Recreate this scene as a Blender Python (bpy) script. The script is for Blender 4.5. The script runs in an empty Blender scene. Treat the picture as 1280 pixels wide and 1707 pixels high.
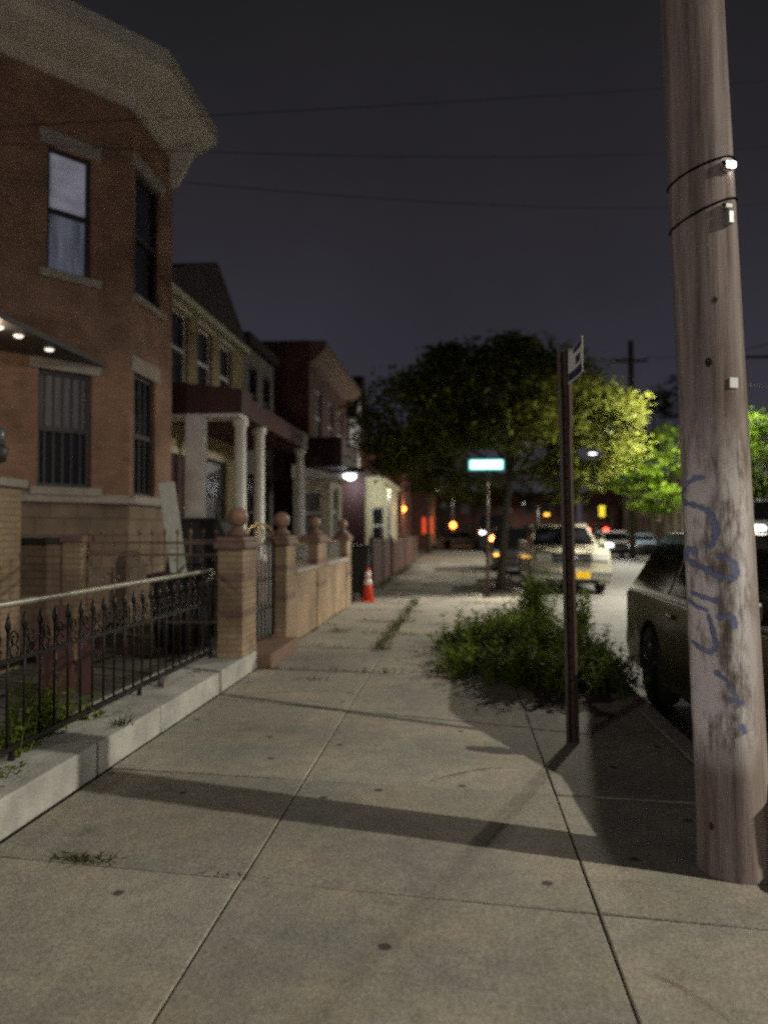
import bpy, bmesh, math, random
from mathutils import Vector, Matrix, Euler
R = math.radians
random.seed(11)
S = bpy.context.scene
COL = S.collection

# ------------------------------------------------------------------ camera, sky, exposure
F = 1282.0                       # focal length in photo pixels
YAW, PITCH = R(5.57), R(1.43)    # aimed a little left of the street and a little up
EYE = 1.5
cd = bpy.data.cameras.new("camera")
cam = bpy.data.objects.new("camera", cd)
COL.objects.link(cam)
cam.location = (0, 0, EYE)
cam.rotation_euler = (R(90) + PITCH, 0, YAW)
cd.sensor_fit = 'VERTICAL'
cd.sensor_height = 36.0
cd.lens = F / 1707 * 36.0
cd.clip_start, cd.clip_end = 0.05, 600
cd.dof.use_dof = True
cd.dof.focus_distance = 3.6
cd.dof.aperture_fstop = 1.15
S.camera = cam

w = bpy.data.worlds.new("World")
S.world = w
w.use_nodes = True
nt = w.node_tree
nt.nodes.clear()
wo = nt.nodes.new("ShaderNodeOutputWorld")
bg = nt.nodes.new("ShaderNodeBackground")
tc = nt.nodes.new("ShaderNodeTexCoord")
sx = nt.nodes.new("ShaderNodeSeparateXYZ")
rp = nt.nodes.new("ShaderNodeValToRGB")
nt.links.new(tc.outputs["Generated"], sx.inputs[0])
nt.links.new(sx.outputs["Z"], rp.inputs[0])
nz_ = nt.nodes.new("ShaderNodeTexNoise"); nz_.inputs["Scale"].default_value = 2.6; nz_.inputs["Detail"].default_value = 5
mr_ = nt.nodes.new("ShaderNodeMapRange"); mr_.inputs["From Min"].default_value = .3; mr_.inputs["From Max"].default_value = .7
mr_.inputs["To Min"].default_value = .86; mr_.inputs["To Max"].default_value = 1.16
ml_ = nt.nodes.new("ShaderNodeMix"); ml_.data_type = 'RGBA'; ml_.blend_type = 'MULTIPLY'; ml_.inputs["Factor"].default_value = 1
nt.links.new(tc.outputs["Generated"], nz_.inputs["Vector"]); nt.links.new(nz_.outputs[0], mr_.inputs["Value"])
nt.links.new(rp.outputs[0], ml_.inputs["A"]); nt.links.new(mr_.outputs[0], ml_.inputs["B"])
nt.links.new(ml_.outputs["Result"], bg.inputs[0])      # thin uneven cloud lit by the city
nt.links.new(bg.outputs[0], wo.inputs[0])
e = rp.color_ramp.elements            # city night sky: a dim glow low down, near black overhead
e[0].position, e[0].color = 0.0, (.047, .045, .058, 1)
e[1].position, e[1].color = 0.62, (.0115, .0108, .0118, 1)
m_ = e.new(0.22); m_.color = (.0300, .0285, .0385, 1)
m_ = e.new(0.42); m_.color = (.0195, .0182, .0220, 1)
bg.inputs[1].default_value = 1.0
S.view_settings.view_transform = 'Standard'
S.view_settings.look = 'None'
S.view_settings.exposure = 0.0
S.view_settings.gamma = 1.0
S.cycles.use_denoising = False
S.cycles.pixel_filter_type = 'BLACKMAN_HARRIS'
S.cycles.filter_width = 2.3
S.cycles.max_bounces = 6
S.cycles.sample_clamp_indirect = 3.0
S.cycles.sample_clamp_direct = 6.0

# ------------------------------------------------------------------ where a photo pixel lies in the street
cs, sn = math.cos(YAW), math.sin(YAW)
def XY(u, d):                        # pixel column, distance along the view
    xc = (u - 640) / F * d
    return (xc * cs - d * sn, d * cs + xc * sn)
def dep(x, y): return y * cs - x * sn
def Z(v, x, y): return EYE - (v - 885) / F * dep(x, y)
def G(u, v, z=0.0):
    d = (EYE - z) * F / (v - 885)
    return XY(u, d)
def Yx(u, X):                        # where column u meets the plane x = X
    k = (u - 640) / F
    t = (k * cs - sn) / (cs + k * sn)
    return X / t
def hit(u, p0, dv):                  # distance along a wall line where column u meets it
    k = (u - 640) / F
    t = (k * cs - sn) / (cs + k * sn)
    return (t * p0[1] - p0[0]) / (dv[0] - t * dv[1])

# ------------------------------------------------------------------ materials
def mat(name, col, rough=.75, var=.25, scale=6.0, bump=0.0, bscale=40.0, metal=0.0, stretch=None, col2=None, spec=None):
    m = bpy.data.materials.new(name); m.use_nodes = True
    t = m.node_tree; b = t.nodes["Principled BSDF"]
    b.inputs["Roughness"].default_value = rough
    b.inputs["Metallic"].default_value = metal
    if spec is not None: b.inputs["Specular IOR Level"].default_value = spec
    c = t.nodes.new("ShaderNodeTexCoord"); vec = c.outputs["Object"]
    if stretch:
        mp = t.nodes.new("ShaderNodeMapping"); mp.inputs["Scale"].default_value = stretch
        t.links.new(vec, mp.inputs[0]); vec = mp.outputs[0]
    n = t.nodes.new("ShaderNodeTexNoise"); n.inputs["Scale"].default_value = scale; n.inputs["Detail"].default_value = 6
    n.inputs["Roughness"].default_value = .65
    t.links.new(vec, n.inputs["Vector"])
    r = t.nodes.new("ShaderNodeValToRGB")
    c2 = col2 or tuple(min(1, x * (1 + var)) for x in col)
    c1 = tuple(x * (1 - var) for x in col)
    r.color_ramp.elements[0].position = .3; r.color_ramp.elements[0].color = (*c1, 1)
    r.color_ramp.elements[1].position = .7; r.color_ramp.elements[1].color = (*c2, 1)
    t.links.new(n.outputs[0], r.inputs[0]); t.links.new(r.outputs[0], b.inputs["Base Color"])
    if bump:
        n2 = t.nodes.new("ShaderNodeTexNoise"); n2.inputs["Scale"].default_value = bscale; n2.inputs["Detail"].default_value = 4
        t.links.new(vec, n2.inputs["Vector"])
        bp = t.nodes.new("ShaderNodeBump"); bp.inputs["Strength"].default_value = bump; bp.inputs["Distance"].default_value = .02
        t.links.new(n2.outputs[0], bp.inputs["Height"]); t.links.new(bp.outputs[0], b.inputs["Normal"])
    return m

def brick(name, c1, c2, mortar, w=.21, h=.07, ms=.01, rough=.85):
    m = bpy.data.materials.new(name); m.use_nodes = True
    t = m.node_tree; b = t.nodes["Principled BSDF"]; b.inputs["Roughness"].default_value = rough
    c = t.nodes.new("ShaderNodeTexCoord"); s = t.nodes.new("ShaderNodeSeparateXYZ")
    t.links.new(c.outputs["Object"], s.inputs[0])
    a = t.nodes.new("ShaderNodeMath"); a.operation = 'ADD'
    t.links.new(s.outputs[0], a.inputs[0]); t.links.new(s.outputs[1], a.inputs[1])
    cb = t.nodes.new("ShaderNodeCombineXYZ"); t.links.new(a.outputs[0], cb.inputs[0]); t.links.new(s.outputs[2], cb.inputs[1])
    k = t.nodes.new("ShaderNodeTexBrick")
    k.inputs["Scale"].default_value = 1.0
    k.inputs["Brick Width"].default_value = w; k.inputs["Row Height"].default_value = h
    k.inputs["Mortar Size"].default_value = ms; k.inputs["Mortar Smooth"].default_value = .3
    k.inputs["Color1"].default_value = (*c1, 1); k.inputs["Color2"].default_value = (*c2, 1); k.inputs["Mortar"].default_value = (*mortar, 1)
    t.links.new(cb.outputs[0], k.inputs["Vector"])
    n = t.nodes.new("ShaderNodeTexNoise"); n.inputs["Scale"].default_value = 1.7; n.inputs["Detail"].default_value = 5
    t.links.new(c.outputs["Object"], n.inputs["Vector"])
    mr = t.nodes.new("ShaderNodeMapRange"); mr.inputs["From Min"].default_value = .3; mr.inputs["From Max"].default_value = .7
    mr.inputs["To Min"].default_value = .65; mr.inputs["To Max"].default_value = 1.25
    t.links.new(n.outputs[0], mr.inputs["Value"])
    mx = t.nodes.new("ShaderNodeMix"); mx.data_type = 'RGBA'; mx.blend_type = 'MULTIPLY'; mx.inputs["Factor"].default_value = 1
    t.links.new(k.outputs["Color"], mx.inputs["A"]); t.links.new(mr.outputs[0], mx.inputs["B"])
    t.links.new(mx.outputs["Result"], b.inputs["Base Color"])
    bp = t.nodes.new("ShaderNodeBump"); bp.inputs["Strength"].default_value = .6; bp.inputs["Distance"].default_value = .008; bp.invert = True
    t.links.new(k.outputs["Fac"], bp.inputs["Height"]); t.links.new(bp.outputs[0], b.inputs["Normal"])
    return m

def emit(name, col, st):
    m = bpy.data.materials.new(name); m.use_nodes = True
    b = m.node_tree.nodes["Principled BSDF"]
    b.inputs["Base Color"].default_value = (*col, 1)
    b.inputs["Emission Color"].default_value = (*col, 1); b.inputs["Emission Strength"].default_value = st
    return m

def emitvar(name, col, lo, hi, stretch, scale):
    """a dimly lit curtain behind glass: its glow uneven with the folds"""
    m = emit(name, col, lo); t = m.node_tree; b = t.nodes["Principled BSDF"]; b.inputs["Roughness"].default_value = .25
    c = t.nodes.new("ShaderNodeTexCoord"); mp = t.nodes.new("ShaderNodeMapping"); mp.inputs["Scale"].default_value = stretch
    n = t.nodes.new("ShaderNodeTexNoise"); n.inputs["Scale"].default_value = scale; n.inputs["Detail"].default_value = 4
    r = t.nodes.new("ShaderNodeMapRange")
    for k, q in zip(("From Min", "From Max", "To Min", "To Max"), (.33, .67, lo, hi)): r.inputs[k].default_value = q
    t.links.new(c.outputs["Object"], mp.inputs[0]); t.links.new(mp.outputs[0], n.inputs["Vector"]); t.links.new(n.outputs[0], r.inputs["Value"])
    t.links.new(r.outputs[0], b.inputs["Emission Strength"])
    return m

def leafmat(name, col, col2, scale=1.2):
    m = mat(name, col, .7, .3, scale, col2=col2, spec=.12)
    t = m.node_tree; b = t.nodes["Principled BSDF"]; o = [n for n in t.nodes if n.type == 'OUTPUT_MATERIAL'][0]
    r = [n for n in t.nodes if n.type == 'VALTORGB'][0]
    tr = t.nodes.new("ShaderNodeBsdfTranslucent"); mx = t.nodes.new("ShaderNodeMixShader"); mx.inputs[0].default_value = .35
    t.links.new(r.outputs[0], tr.inputs[0]); t.links.new(b.outputs[0], mx.inputs[1]); t.links.new(tr.outputs[0], mx.inputs[2])
    t.links.new(mx.outputs[0], o.inputs[0])
    return m

def concrete(name, base, seed=0.0):
    """weathered pavement: fine aggregate, broad stains, dark gum spots"""
    m = bpy.data.materials.new(name); m.use_nodes = True
    t = m.node_tree; b = t.nodes["Principled BSDF"]; b.inputs["Roughness"].default_value = .9
    c = t.nodes.new("ShaderNodeTexCoord"); v = c.outputs["Object"]
    def noise(s, d=5, r=.6):
        n = t.nodes.new("ShaderNodeTexNoise"); n.inputs["Scale"].default_value = s; n.inputs["Detail"].default_value = d
        n.inputs["Roughness"].default_value = r; t.links.new(v, n.inputs["Vector"]); return n.outputs[0]
    def rng(x, a0, a1, b0, b1):
        r = t.nodes.new("ShaderNodeMapRange")
        for k, q in zip(("From Min", "From Max", "To Min", "To Max"), (a0, a1, b0, b1)): r.inputs[k].default_value = q
        t.links.new(x, r.inputs["Value"]); return r.outputs[0]
    def mul(x, y):
        k = t.nodes.new("ShaderNodeMath"); k.operation = 'MULTIPLY'; t.links.new(x, k.inputs[0]); t.links.new(y, k.inputs[1]); return k.outputs[0]
    fine = noise(120, 3, .8); med = noise(9, 6); big = noise(.8, 4); grit = noise(42, 4, .7)
    vo = t.nodes.new("ShaderNodeTexVoronoi"); vo.voronoi_dimensions = '2D'; vo.inputs["Scale"].default_value = 1.15; t.links.new(v, vo.inputs["Vector"])
    f = mul(mul(rng(fine, .3, .7, .66, 1.30), rng(med, .3, .7, .84, 1.13)), rng(big, .35, .65, .74, 1.14))
    f = mul(f, rng(grit, .32, .68, .77, 1.2))
    at = t.nodes.new("ShaderNodeAttribute"); at.attribute_name = "tone"
    ad = t.nodes.new("ShaderNodeMath"); ad.operation = 'ADD'; ad.inputs[1].default_value = 1.0; t.links.new(at.outputs["Fac"], ad.inputs[0])
    f = mul(f, ad.outputs[0])
    st = noise(2.3, 7, .7); f = mul(f, rng(st, .60, .70, 1.0, .74))
    f = mul(f, rng(vo.outputs["Distance"], .022, .034, .25, 1.0))
    hue = t.nodes.new("ShaderNodeMix"); hue.data_type = 'RGBA'
    t.links.new(rng(noise(1.6, 4), .4, .6, 0, 1), hue.inputs["Factor"])
    hue.inputs["A"].default_value = (*base, 1); hue.inputs["B"].default_value = (base[0] * 1.08, base[1] * .97, base[2] * .92, 1)
    mx = t.nodes.new("ShaderNodeMix"); mx.data_type = 'RGBA'; mx.blend_type = 'MULTIPLY'; mx.inputs["Factor"].default_value = 1
    t.links.new(hue.outputs["Result"], mx.inputs["A"]); t.links.new(f, mx.inputs["B"])
    t.links.new(mx.outputs["Result"], b.inputs["Base Color"])
    bp = t.nodes.new("ShaderNodeBump"); bp.inputs["Strength"].default_value = .7; bp.inputs["Distance"].default_value = .008
    t.links.new(grit, bp.inputs["Height"]); t.links.new(bp.outputs[0], b.inputs["Normal"])
    return m

def worn(name, col, scale, lo, hi):
    """thin old paint: worn away in flakes, thinner towards the edges of the stroke"""
    m = mat(name, col, .9, .25, 14)
    t = m.node_tree; b = t.nodes["Principled BSDF"]
    c = t.nodes.new("ShaderNodeTexCoord"); mp = t.nodes.new("ShaderNodeMapping"); mp.inputs["Scale"].default_value = (1, 1, .45)
    t.links.new(c.outputs["Object"], mp.inputs[0])
    n = t.nodes.new("ShaderNodeTexNoise"); n.inputs["Scale"].default_value = scale; n.inputs["Detail"].default_value = 5; t.links.new(mp.outputs[0], n.inputs["Vector"])
    a = t.nodes.new("ShaderNodeAttribute"); a.attribute_name = "fade"
    k = t.nodes.new("ShaderNodeMath"); k.operation = 'MULTIPLY_ADD'; k.inputs[1].default_value = .55
    t.links.new(a.outputs["Fac"], k.inputs[0]); t.links.new(n.outputs[0], k.inputs[2])
    r = t.nodes.new("ShaderNodeMapRange"); r.inputs["From Min"].default_value = lo; r.inputs["From Max"].default_value = hi
    t.links.new(k.outputs[0], r.inputs["Value"]); t.links.new(r.outputs[0], b.inputs["Alpha"])
    return m

MT = dict(
    walk=concrete("pavement_concrete", (.335, .328, .283)),
    gap=mat("joint_dirt", (.035, .03, .022), .95),
    kerb=concrete("kerb_stone", (.33, .32, .29)),
    asphalt=mat("asphalt", (.085, .085, .078), .8, .35, 3, .5, 160),
    soil=mat("soil", (.055, .042, .03), .95, .4, 9, .8, 30),
    yard=mat("yard_concrete", (.11, .10, .085), .9, .35, 4, .4, 60),
    ground=mat("earth", (.05, .048, .04), .95),
    whitewash=mat("whitewashed_block", (.49, .49, .46), .8, .32, 3.2, .35, 45),
    iron=mat("black_iron", (.010, .009, .009), .45, .3, 20, metal=.0, spec=.35),
    rail=mat("polished_rail", (.50, .49, .42), .38, .2, 25, metal=.6),
    brass=mat("brass_trim", (.75, .58, .25), .3, .2, 20, metal=1.0),
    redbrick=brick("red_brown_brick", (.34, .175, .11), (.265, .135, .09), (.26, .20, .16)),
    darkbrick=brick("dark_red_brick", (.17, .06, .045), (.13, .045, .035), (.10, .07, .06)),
    tanbrick=brick("tan_brick", (.40, .285, .18), (.335, .23, .145), (.27, .215, .16), .2, .065),
    palebrick=brick("pale_tan_brick", (.34, .25, .17), (.29, .205, .14), (.22, .17, .125), .22, .08),
    stonebase=brick("brown_stone_block", (.25, .185, .13), (.215, .155, .11), (.14, .105, .08), .55, .24, .012),
    limestone=mat("limestone", (.37, .33, .29), .85, .2, 5, .2, 40),
    cornice=mat("cornice_paint", (.52, .48, .41), .7, .12, 2.5, .1, 30),
    redcap=mat("red_cap_stone", (.20, .115, .095), .6, .25, 9, .2, 40),
    terracotta=mat("terracotta_ball", (.33, .20, .15), .5, .25, 8),
    brownstone=mat("brown_step", (.21, .13, .095), .75, .25, 6, .2, 40),
    yellowwall=mat("yellow_siding", (.36, .28, .15), .8, .18, 3, .2, 30),
    greywall=mat("grey_siding", (.20, .19, .18), .8, .2, 3),
    palewall=mat("pale_siding", (.62, .60, .62), .8, .15, 3),
    cream=mat("cream_paint", (.56, .53, .40), .7, .15, 4),
    shingle=mat("dark_shingle", (.05, .04, .042), .9, .35, 12, .5, 30),
    maroon=mat("maroon_paint", (.065, .022, .021), .6, .3, 6),
    maroonfence=mat("maroon_boards", (.13, .06, .05), .7, .35, 5, .2, 30),
    white=mat("white_paint", (.78, .77, .74), .55, .12, 5),
    plank=mat("weathered_white_board", (.55, .55, .50), .75, .22, 7, .2, 30, stretch=(8, 8, 1)),
    darkframe=mat("dark_window_frame", (.045, .042, .045), .5, .2, 9),
    glass=mat("dark_pane", (.018, .02, .026), .12, .5, 2.0, spec=.6),
    curtain=mat("curtained_pane", (.15, .155, .175), .3, .35, 5, stretch=(5, 5, .4)),
    blind=emitvar("lit_blind", (.60, .60, .76), .085, .165, (1.2, 1.2, 3.0), 2.0),
    bluecurtain=emitvar("dim_blue_window", (.34, .38, .52), .02, .13, (5, 5, .8), 1.6),
    plastic=mat("black_plastic", (.016, .016, .017), .38, .3, 9, .1, 60),
    rubber=mat("tyre_rubber", (.016, .016, .016), .85, .2, 20),
    alloy=mat("alloy", (.42, .42, .43), .35, .15, 20, metal=.9),
    chrome=mat("chrome", (.72, .72, .70), .16, .1, 20, metal=1.0),
    carglass=mat("car_glass", (.010, .011, .013), .06, .3, 4, spec=.7),
    galv=mat("galvanised", (.36, .36, .36), .45, .2, 12, metal=.7),
    bronze=mat("brown_post_metal", (.075, .042, .034), .55, .3, 14, .1, 60),
    bark=mat("bark", (.075, .06, .045), .95, .35, 7, .8, 25, stretch=(3, 3, .6)),
    orange=mat("cone_orange", (.80, .075, .03), .45, .1, 8),
    collar=mat("reflective_white", (.92, .92, .92), .35, .03, 8),
    yellowplate=mat("yellow_plate", (.85, .52, .01), .4, .06, 40),
    navy=mat("navy_ink", (.02, .025, .12), .4, .2, 20),
    bluepaint=worn("blue_spray_paint", (.20, .225, .40), 30, .50, .85),
    whitepaint=worn("scraped_white_paint", (.50, .465, .43), 22, .60, .72),
    wire=mat("wire_black", (.006, .006, .006), 1.0, .1, 9, spec=0.0),
    leaf_dark=leafmat("street_tree_leaf", (.085, .10, .018), (.175, .195, .032)),
    leaf_lit=leafmat("roadside_leaf", (.07, .14, .010), (.15, .24, .018)),
    weed=leafmat("weed_leaf", (.10, .155, .018), (.24, .31, .045), 2.2),
    grass=leafmat("grass_blade", (.07, .085, .03), (.16, .17, .06), 5),
    lens=emit("street_lamp_lens", (1, .97, .88), 45),
    white_lamp_and_glint=emit("white_lamp_and_glint", (.95, .97, 1), 14),
    canopy_glint=emit("canopy_glint_glow", (1, .93, .78), 1.3),  # glow for the glints reflected under the canopy
    orange_lamp=emit("orange_lamp", (1, .22, .03), 26),
    amber=emit("amber_lamp", (1, .48, .06), 4),
    red_lamp=emit("red_lamp", (1, .07, .03), 10),
    head_lamp=emit("lit_headlamp", (.95, .97, 1), 50),
    lit_window=emit("lit_white_window", (.55, .66, .85), .75),
    red_window=emit("lit_red_window", (1, .10, .03), .55),
    sign_face=emit("sign_face_glare", (.72, 1, .97), 2.2),  # glare reflected by the sign, put in as glow; the sign is no lamp
    sign_rim=emit("sign_rim_glare", (.02, .50, .45), 1.3),
    yellow_sig=emit("yellow_signal", (1, .82, .05), 1.6),
    clear_lens=mat("clear_headlamp_lens", (.45, .45, .44), .1, .15, 30),
    red_lens=mat("red_tail_lens", (.22, .012, .01), .15, .2, 20),
)

# ------------------------------------------------------------------ mesh builder
class MB:
    def __init__(s): s.v = []; s.f = []; s.sm = []
    def add(s, vs, fs, smooth=False):
        o = len(s.v); s.v += [tuple(p) for p in vs]
        for f in fs: s.f.append([i + o for i in f]); s.sm.append(smooth)
        return s
    def box(s, x0, x1, y0, y1, z0, z1):
        v = [(x, y, z) for x in (x0, x1) for y in (y0, y1) for z in (z0, z1)]
        return s.add(v, [(0, 1, 3, 2), (4, 6, 7, 5), (0, 4, 5, 1), (2, 3, 7, 6), (0, 2, 6, 4), (1, 5, 7, 3)])
    def obox(s, c, ax, ay, az):          # oriented box: centre and three half-axis vectors
        c, ax, ay, az = map(Vector, (c, ax, ay, az))
        v = [c + i * ax + j * ay + k * az for i in (-1, 1) for j in (-1, 1) for k in (-1, 1)]
        return s.add(v, [(0, 1, 3, 2), (4, 6, 7, 5), (0, 4, 5, 1), (2, 3, 7, 6), (0, 2, 6, 4), (1, 5, 7, 3)])
    def prism(s, poly, vec):             # polygon of 3-D points swept along vec
        n = len(poly); vec = Vector(vec)
        a = [Vector(p) for p in poly]; b = [p + vec for p in a]
        fs = [tuple(range(n - 1, -1, -1)), tuple(range(n, 2 * n))] + [(i, (i + 1) % n, (i + 1) % n + n, i + n) for i in range(n)]
        return s.add(a + b, fs)
    def tube(s, pts, r, n=8, cap=True):
        pts = [Vector(p) for p in pts]; rs = r if isinstance(r, (list, tuple)) else [r] * len(pts)
        vs = []; up = None
        for i, p in enumerate(pts):
            t = (pts[min(i + 1, len(pts) - 1)] - pts[max(i - 1, 0)]).normalized()
            if up is None: up = t.orthogonal().normalized()
            up = (up - t * up.dot(t))
            up = up.normalized() if up.length > 1e-6 else t.orthogonal().normalized()
            q = t.cross(up)
            for k in range(n):
                a = 2 * math.pi * k / n
                vs.append(p + (up * math.cos(a) + q * math.sin(a)) * rs[i])
        fs = [(i * n + k, i * n + (k + 1) % n, (i + 1) * n + (k + 1) % n, (i + 1) * n + k) for i in range(len(pts) - 1) for k in range(n)]
        s.add(vs, fs, True)
        if cap:
            o = len(s.v) - len(vs)
            s.f.append([o + k for k in range(n - 1, -1, -1)]); s.sm.append(False)
            s.f.append([o + (len(pts) - 1) * n + k for k in range(n)]); s.sm.append(False)
        return s
    def lathe(s, prof, c=(0, 0, 0), n=20, axis='z', smooth=True):
        vs = []
        for r, h in prof:
            for k in range(n):
                a = 2 * math.pi * k / n; x, y = r * math.cos(a), r * math.sin(a)
                p = (x, y, h) if axis == 'z' else (h, x, y) if axis == 'x' else (x, h, y)
                vs.append((p[0] + c[0], p[1] + c[1], p[2] + c[2]))
        m = len(prof)
        fs = [(i * n + k, i * n + (k + 1) % n, (i + 1) * n + (k + 1) % n, (i + 1) * n + k) for i in range(m - 1) for k in range(n)]
        s.add(vs, fs, smooth); o = len(s.v) - len(vs)
        if prof[0][0] > 1e-4: s.f.append([o + k for k in range(n)]); s.sm.append(False)
        if prof[-1][0] > 1e-4: s.f.append([o + (m - 1) * n + k for k in range(n)]); s.sm.append(False)
        return s
    def ball(s, c, r, n=14):
        m = 9
        return s.lathe([(max(1e-5, r * math.sin(math.pi * i / m)), -r * math.cos(math.pi * i / m)) for i in range(m + 1)], c, n)
    def build(s, name, material, parent=None, origin=(0, 0, 0), bevel=0.0):
        me = bpy.data.meshes.new(name)
        ox, oy, oz = origin
        me.from_pydata([(x - ox, y - oy, z - oz) for x, y, z in s.v], [], s.f)
        me.polygons.foreach_set("use_smooth", s.sm)
        bm = bmesh.new(); bm.from_mesh(me); bmesh.ops.recalc_face_normals(bm, faces=bm.faces); bm.to_mesh(me); bm.free()
        me.materials.append(material)
        o = bpy.data.objects.new(name, me); COL.objects.link(o)
        if parent is not None: o.parent = parent
        else: o.location = origin
        if bevel:
            b = o.modifiers.new("edge", 'BEVEL'); b.width = bevel; b.segments = 2; b.limit_method = 'ANGLE'
        return o

def tag(o, label, cat, group=None):
    o["label"] = label; o["category"] = cat
    if group: o["group"] = group
    return o
def thing(name, label, cat, loc=(0, 0, 0), rz=0.0, group=None):
    o = bpy.data.objects.new(name, None); COL.objects.link(o); o.empty_display_size = .2
    o.location = loc; o.rotation_euler = (0, 0, rz)
    return tag(o, label, cat, group)
def setting(o, kind='structure'): o["kind"] = kind; return o
def copy_child(src, parent, loc=None):
    c = src.copy(); COL.objects.link(c); c.parent = parent
    if loc is not None: c.location = loc
    return c
LAMP_A, LAMP_B, LAMP_FILL = 2350, 1900, 380

# ------------------------------------------------------------------ street lamps (pole, arm, head, light) and added fill lamps
def street_lamp(label, base, height, reach, power, ax=-1.0, ay=0.0, group=None, colour=(1, .93, .76), lens=True, size=.4, spread=180, arm_mat="galv"):
    x, y, z = base
    t = thing("street_lamp", label, "street lamp", base, 0, group)
    MB().lathe([(.16, 0), (.16, .5), (.1, .6), (.085, height * .6), (.06, height - .25)], n=14).build("pole", MT["galv"], t)
    hx, hy = ax * reach, ay * reach
    MB().tube([(0, 0, height - .5), (hx * .25, hy * .25, height - .12), (hx * .6, hy * .6, height + .03), (hx, hy, height + .06)], .03).build("arm", MT[arm_mat], t)
    h = MB(); L = .32
    d = Vector((ax, ay, 0)).normalized(); q = Vector((-d.y, d.x, 0))
    c = Vector((hx, hy, height))
    ring = lambda k, zz: [c + d * (L * k * math.cos(a)) + q * (.16 * k * math.sin(a)) + Vector((0, 0, zz)) for a in [2 * math.pi * i / 16 for i in range(16)]]
    vs = ring(1, 0) + ring(.9, .07) + ring(.45, .13)
    fs = [(i + j * 16, (i + 1) % 16 + j * 16, (i + 1) % 16 + (j + 1) * 16, i + (j + 1) * 16) for j in range(2) for i in range(16)] + [tuple(range(32, 48)), tuple(range(15, -1, -1))]
    hd = h.add(vs, fs).build("lamp_head", MT["galv"], t)
    if lens:
        vs = ring(.8, -.004) + ring(.62, -.05) + ring(.2, -.07)
        MB().add(vs, fs).build("lens", MT["lens"], hd)
    ld = bpy.data.lights.new("lamp_light", 'AREA'); ld.shape = 'DISK'; ld.size = size; ld.energy = power; ld.color = colour; ld.spread = R(spread)
    lo = bpy.data.objects.new("lamp_light", ld); COL.objects.link(lo); lo.parent = t; lo.location = c + Vector((0, 0, -.09))
    return t

KERB = 1.50
FARK = 13.2
street_lamp("grey street lamp across the road whose light throws the utility pole's shadow", (13.8, .95, 0), 7.7, 2.8, LAMP_A, size=.18, spread=168)
street_lamp("grey street lamp reaching over the road beside the brightly lit flank of the big tree", (13.6, 19.0, 0), 5.6, 7.75, LAMP_B, size=.3, arm_mat="wire")
bx, by = XY(983, 52)
street_lamp("far street lamp shining white through the gap at the right of the big tree", (bx + 2.8, by, 0), Z(755, bx, by), 2.6, 900)
bx, by = XY(1174, 35)
street_lamp("grey street lamp added out of sight behind the utility pole to light the green tree", (bx + 3.9, by, 0), 8.2, 3.9, 3600)  # hidden lamp added so that the trees across the road are lit
pl_ = thing("fill_lantern", "unseen fill lantern added behind the camera to light the pole front", "lantern", (-4.4, -3.4, .1))  # unseen lantern, added as fill for the near face of the pole
MB().lathe([(.06, 0), (.05, .1), (.035, .15), (.035, 2.15), (.09, 2.2)], n=12).build("post", MT["iron"], pl_)
MB().lathe([(.09, 2.2), (.14, 2.3), (.13, 2.45), (.03, 2.55)], n=14).build("globe", MT["lens"], pl_)
MB().lathe([(.16, 2.56), (.02, 2.68), (.001, 2.7)], n=14).build("fill_lantern_cap", MT["iron"], pl_)
ld = bpy.data.lights.new("lantern_light", 'POINT'); ld.energy = LAMP_FILL; ld.shadow_soft_size = .15; ld.color = (1, .92, .84)
lo = bpy.data.objects.new("lantern_light", ld); COL.objects.link(lo); lo.parent = pl_; lo.location = (.22, .12, 2.35)
bx, by = XY(728, 105)
street_lamp("tiny distant street lamp glowing above the left end of the street", (bx + 2.2, by, 0), Z(815, bx, by), 2.0, 500)
bx, by = XY(872, 112)
street_lamp("tiny distant street lamp glowing above the black parked SUV", (bx + 2.2, by, 0), Z(838, bx, by), 2.0, 500)

# ------------------------------------------------------------------ ground, pavement, kerb, road
setting(MB().add([(-200, -40, -.19), (200, -40, -.19), (200, 320, -.19), (-200, 320, -.19)], [(0, 1, 2, 3)]).build("ground", MT["ground"]))
setting(MB().add([(KERB + .16, -20, -.15), (FARK, -20, -.15), (FARK, 260, -.15), (KERB + .16, 260, -.15)], [(0, 1, 2, 3)]).build("road", MT["asphalt"]))
setting(MB().box(FARK, FARK + 3.4, -20, 125, -.17, 0).build("far_pavement", MT["walk"]))
kb = MB()
y = -6.0
while y < 110:
    L = 2.4
    kb.box(KERB + random.uniform(-.004, .004), KERB + .15, y, y + L - .012, -.17, .004 + random.uniform(-.006, .004)); y += L
setting(kb.build("kerb", MT["kerb"], bevel=.015))
kb = MB().box(FARK - .15, FARK - .003, -6, 110, -.17, .004)
setting(kb.build("far_kerb", MT["kerb"]))
setting(MB().box(-2.6, KERB - .003, -8, 118, -.17, -.035).build("pavement_bed", MT["gap"]))

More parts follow.
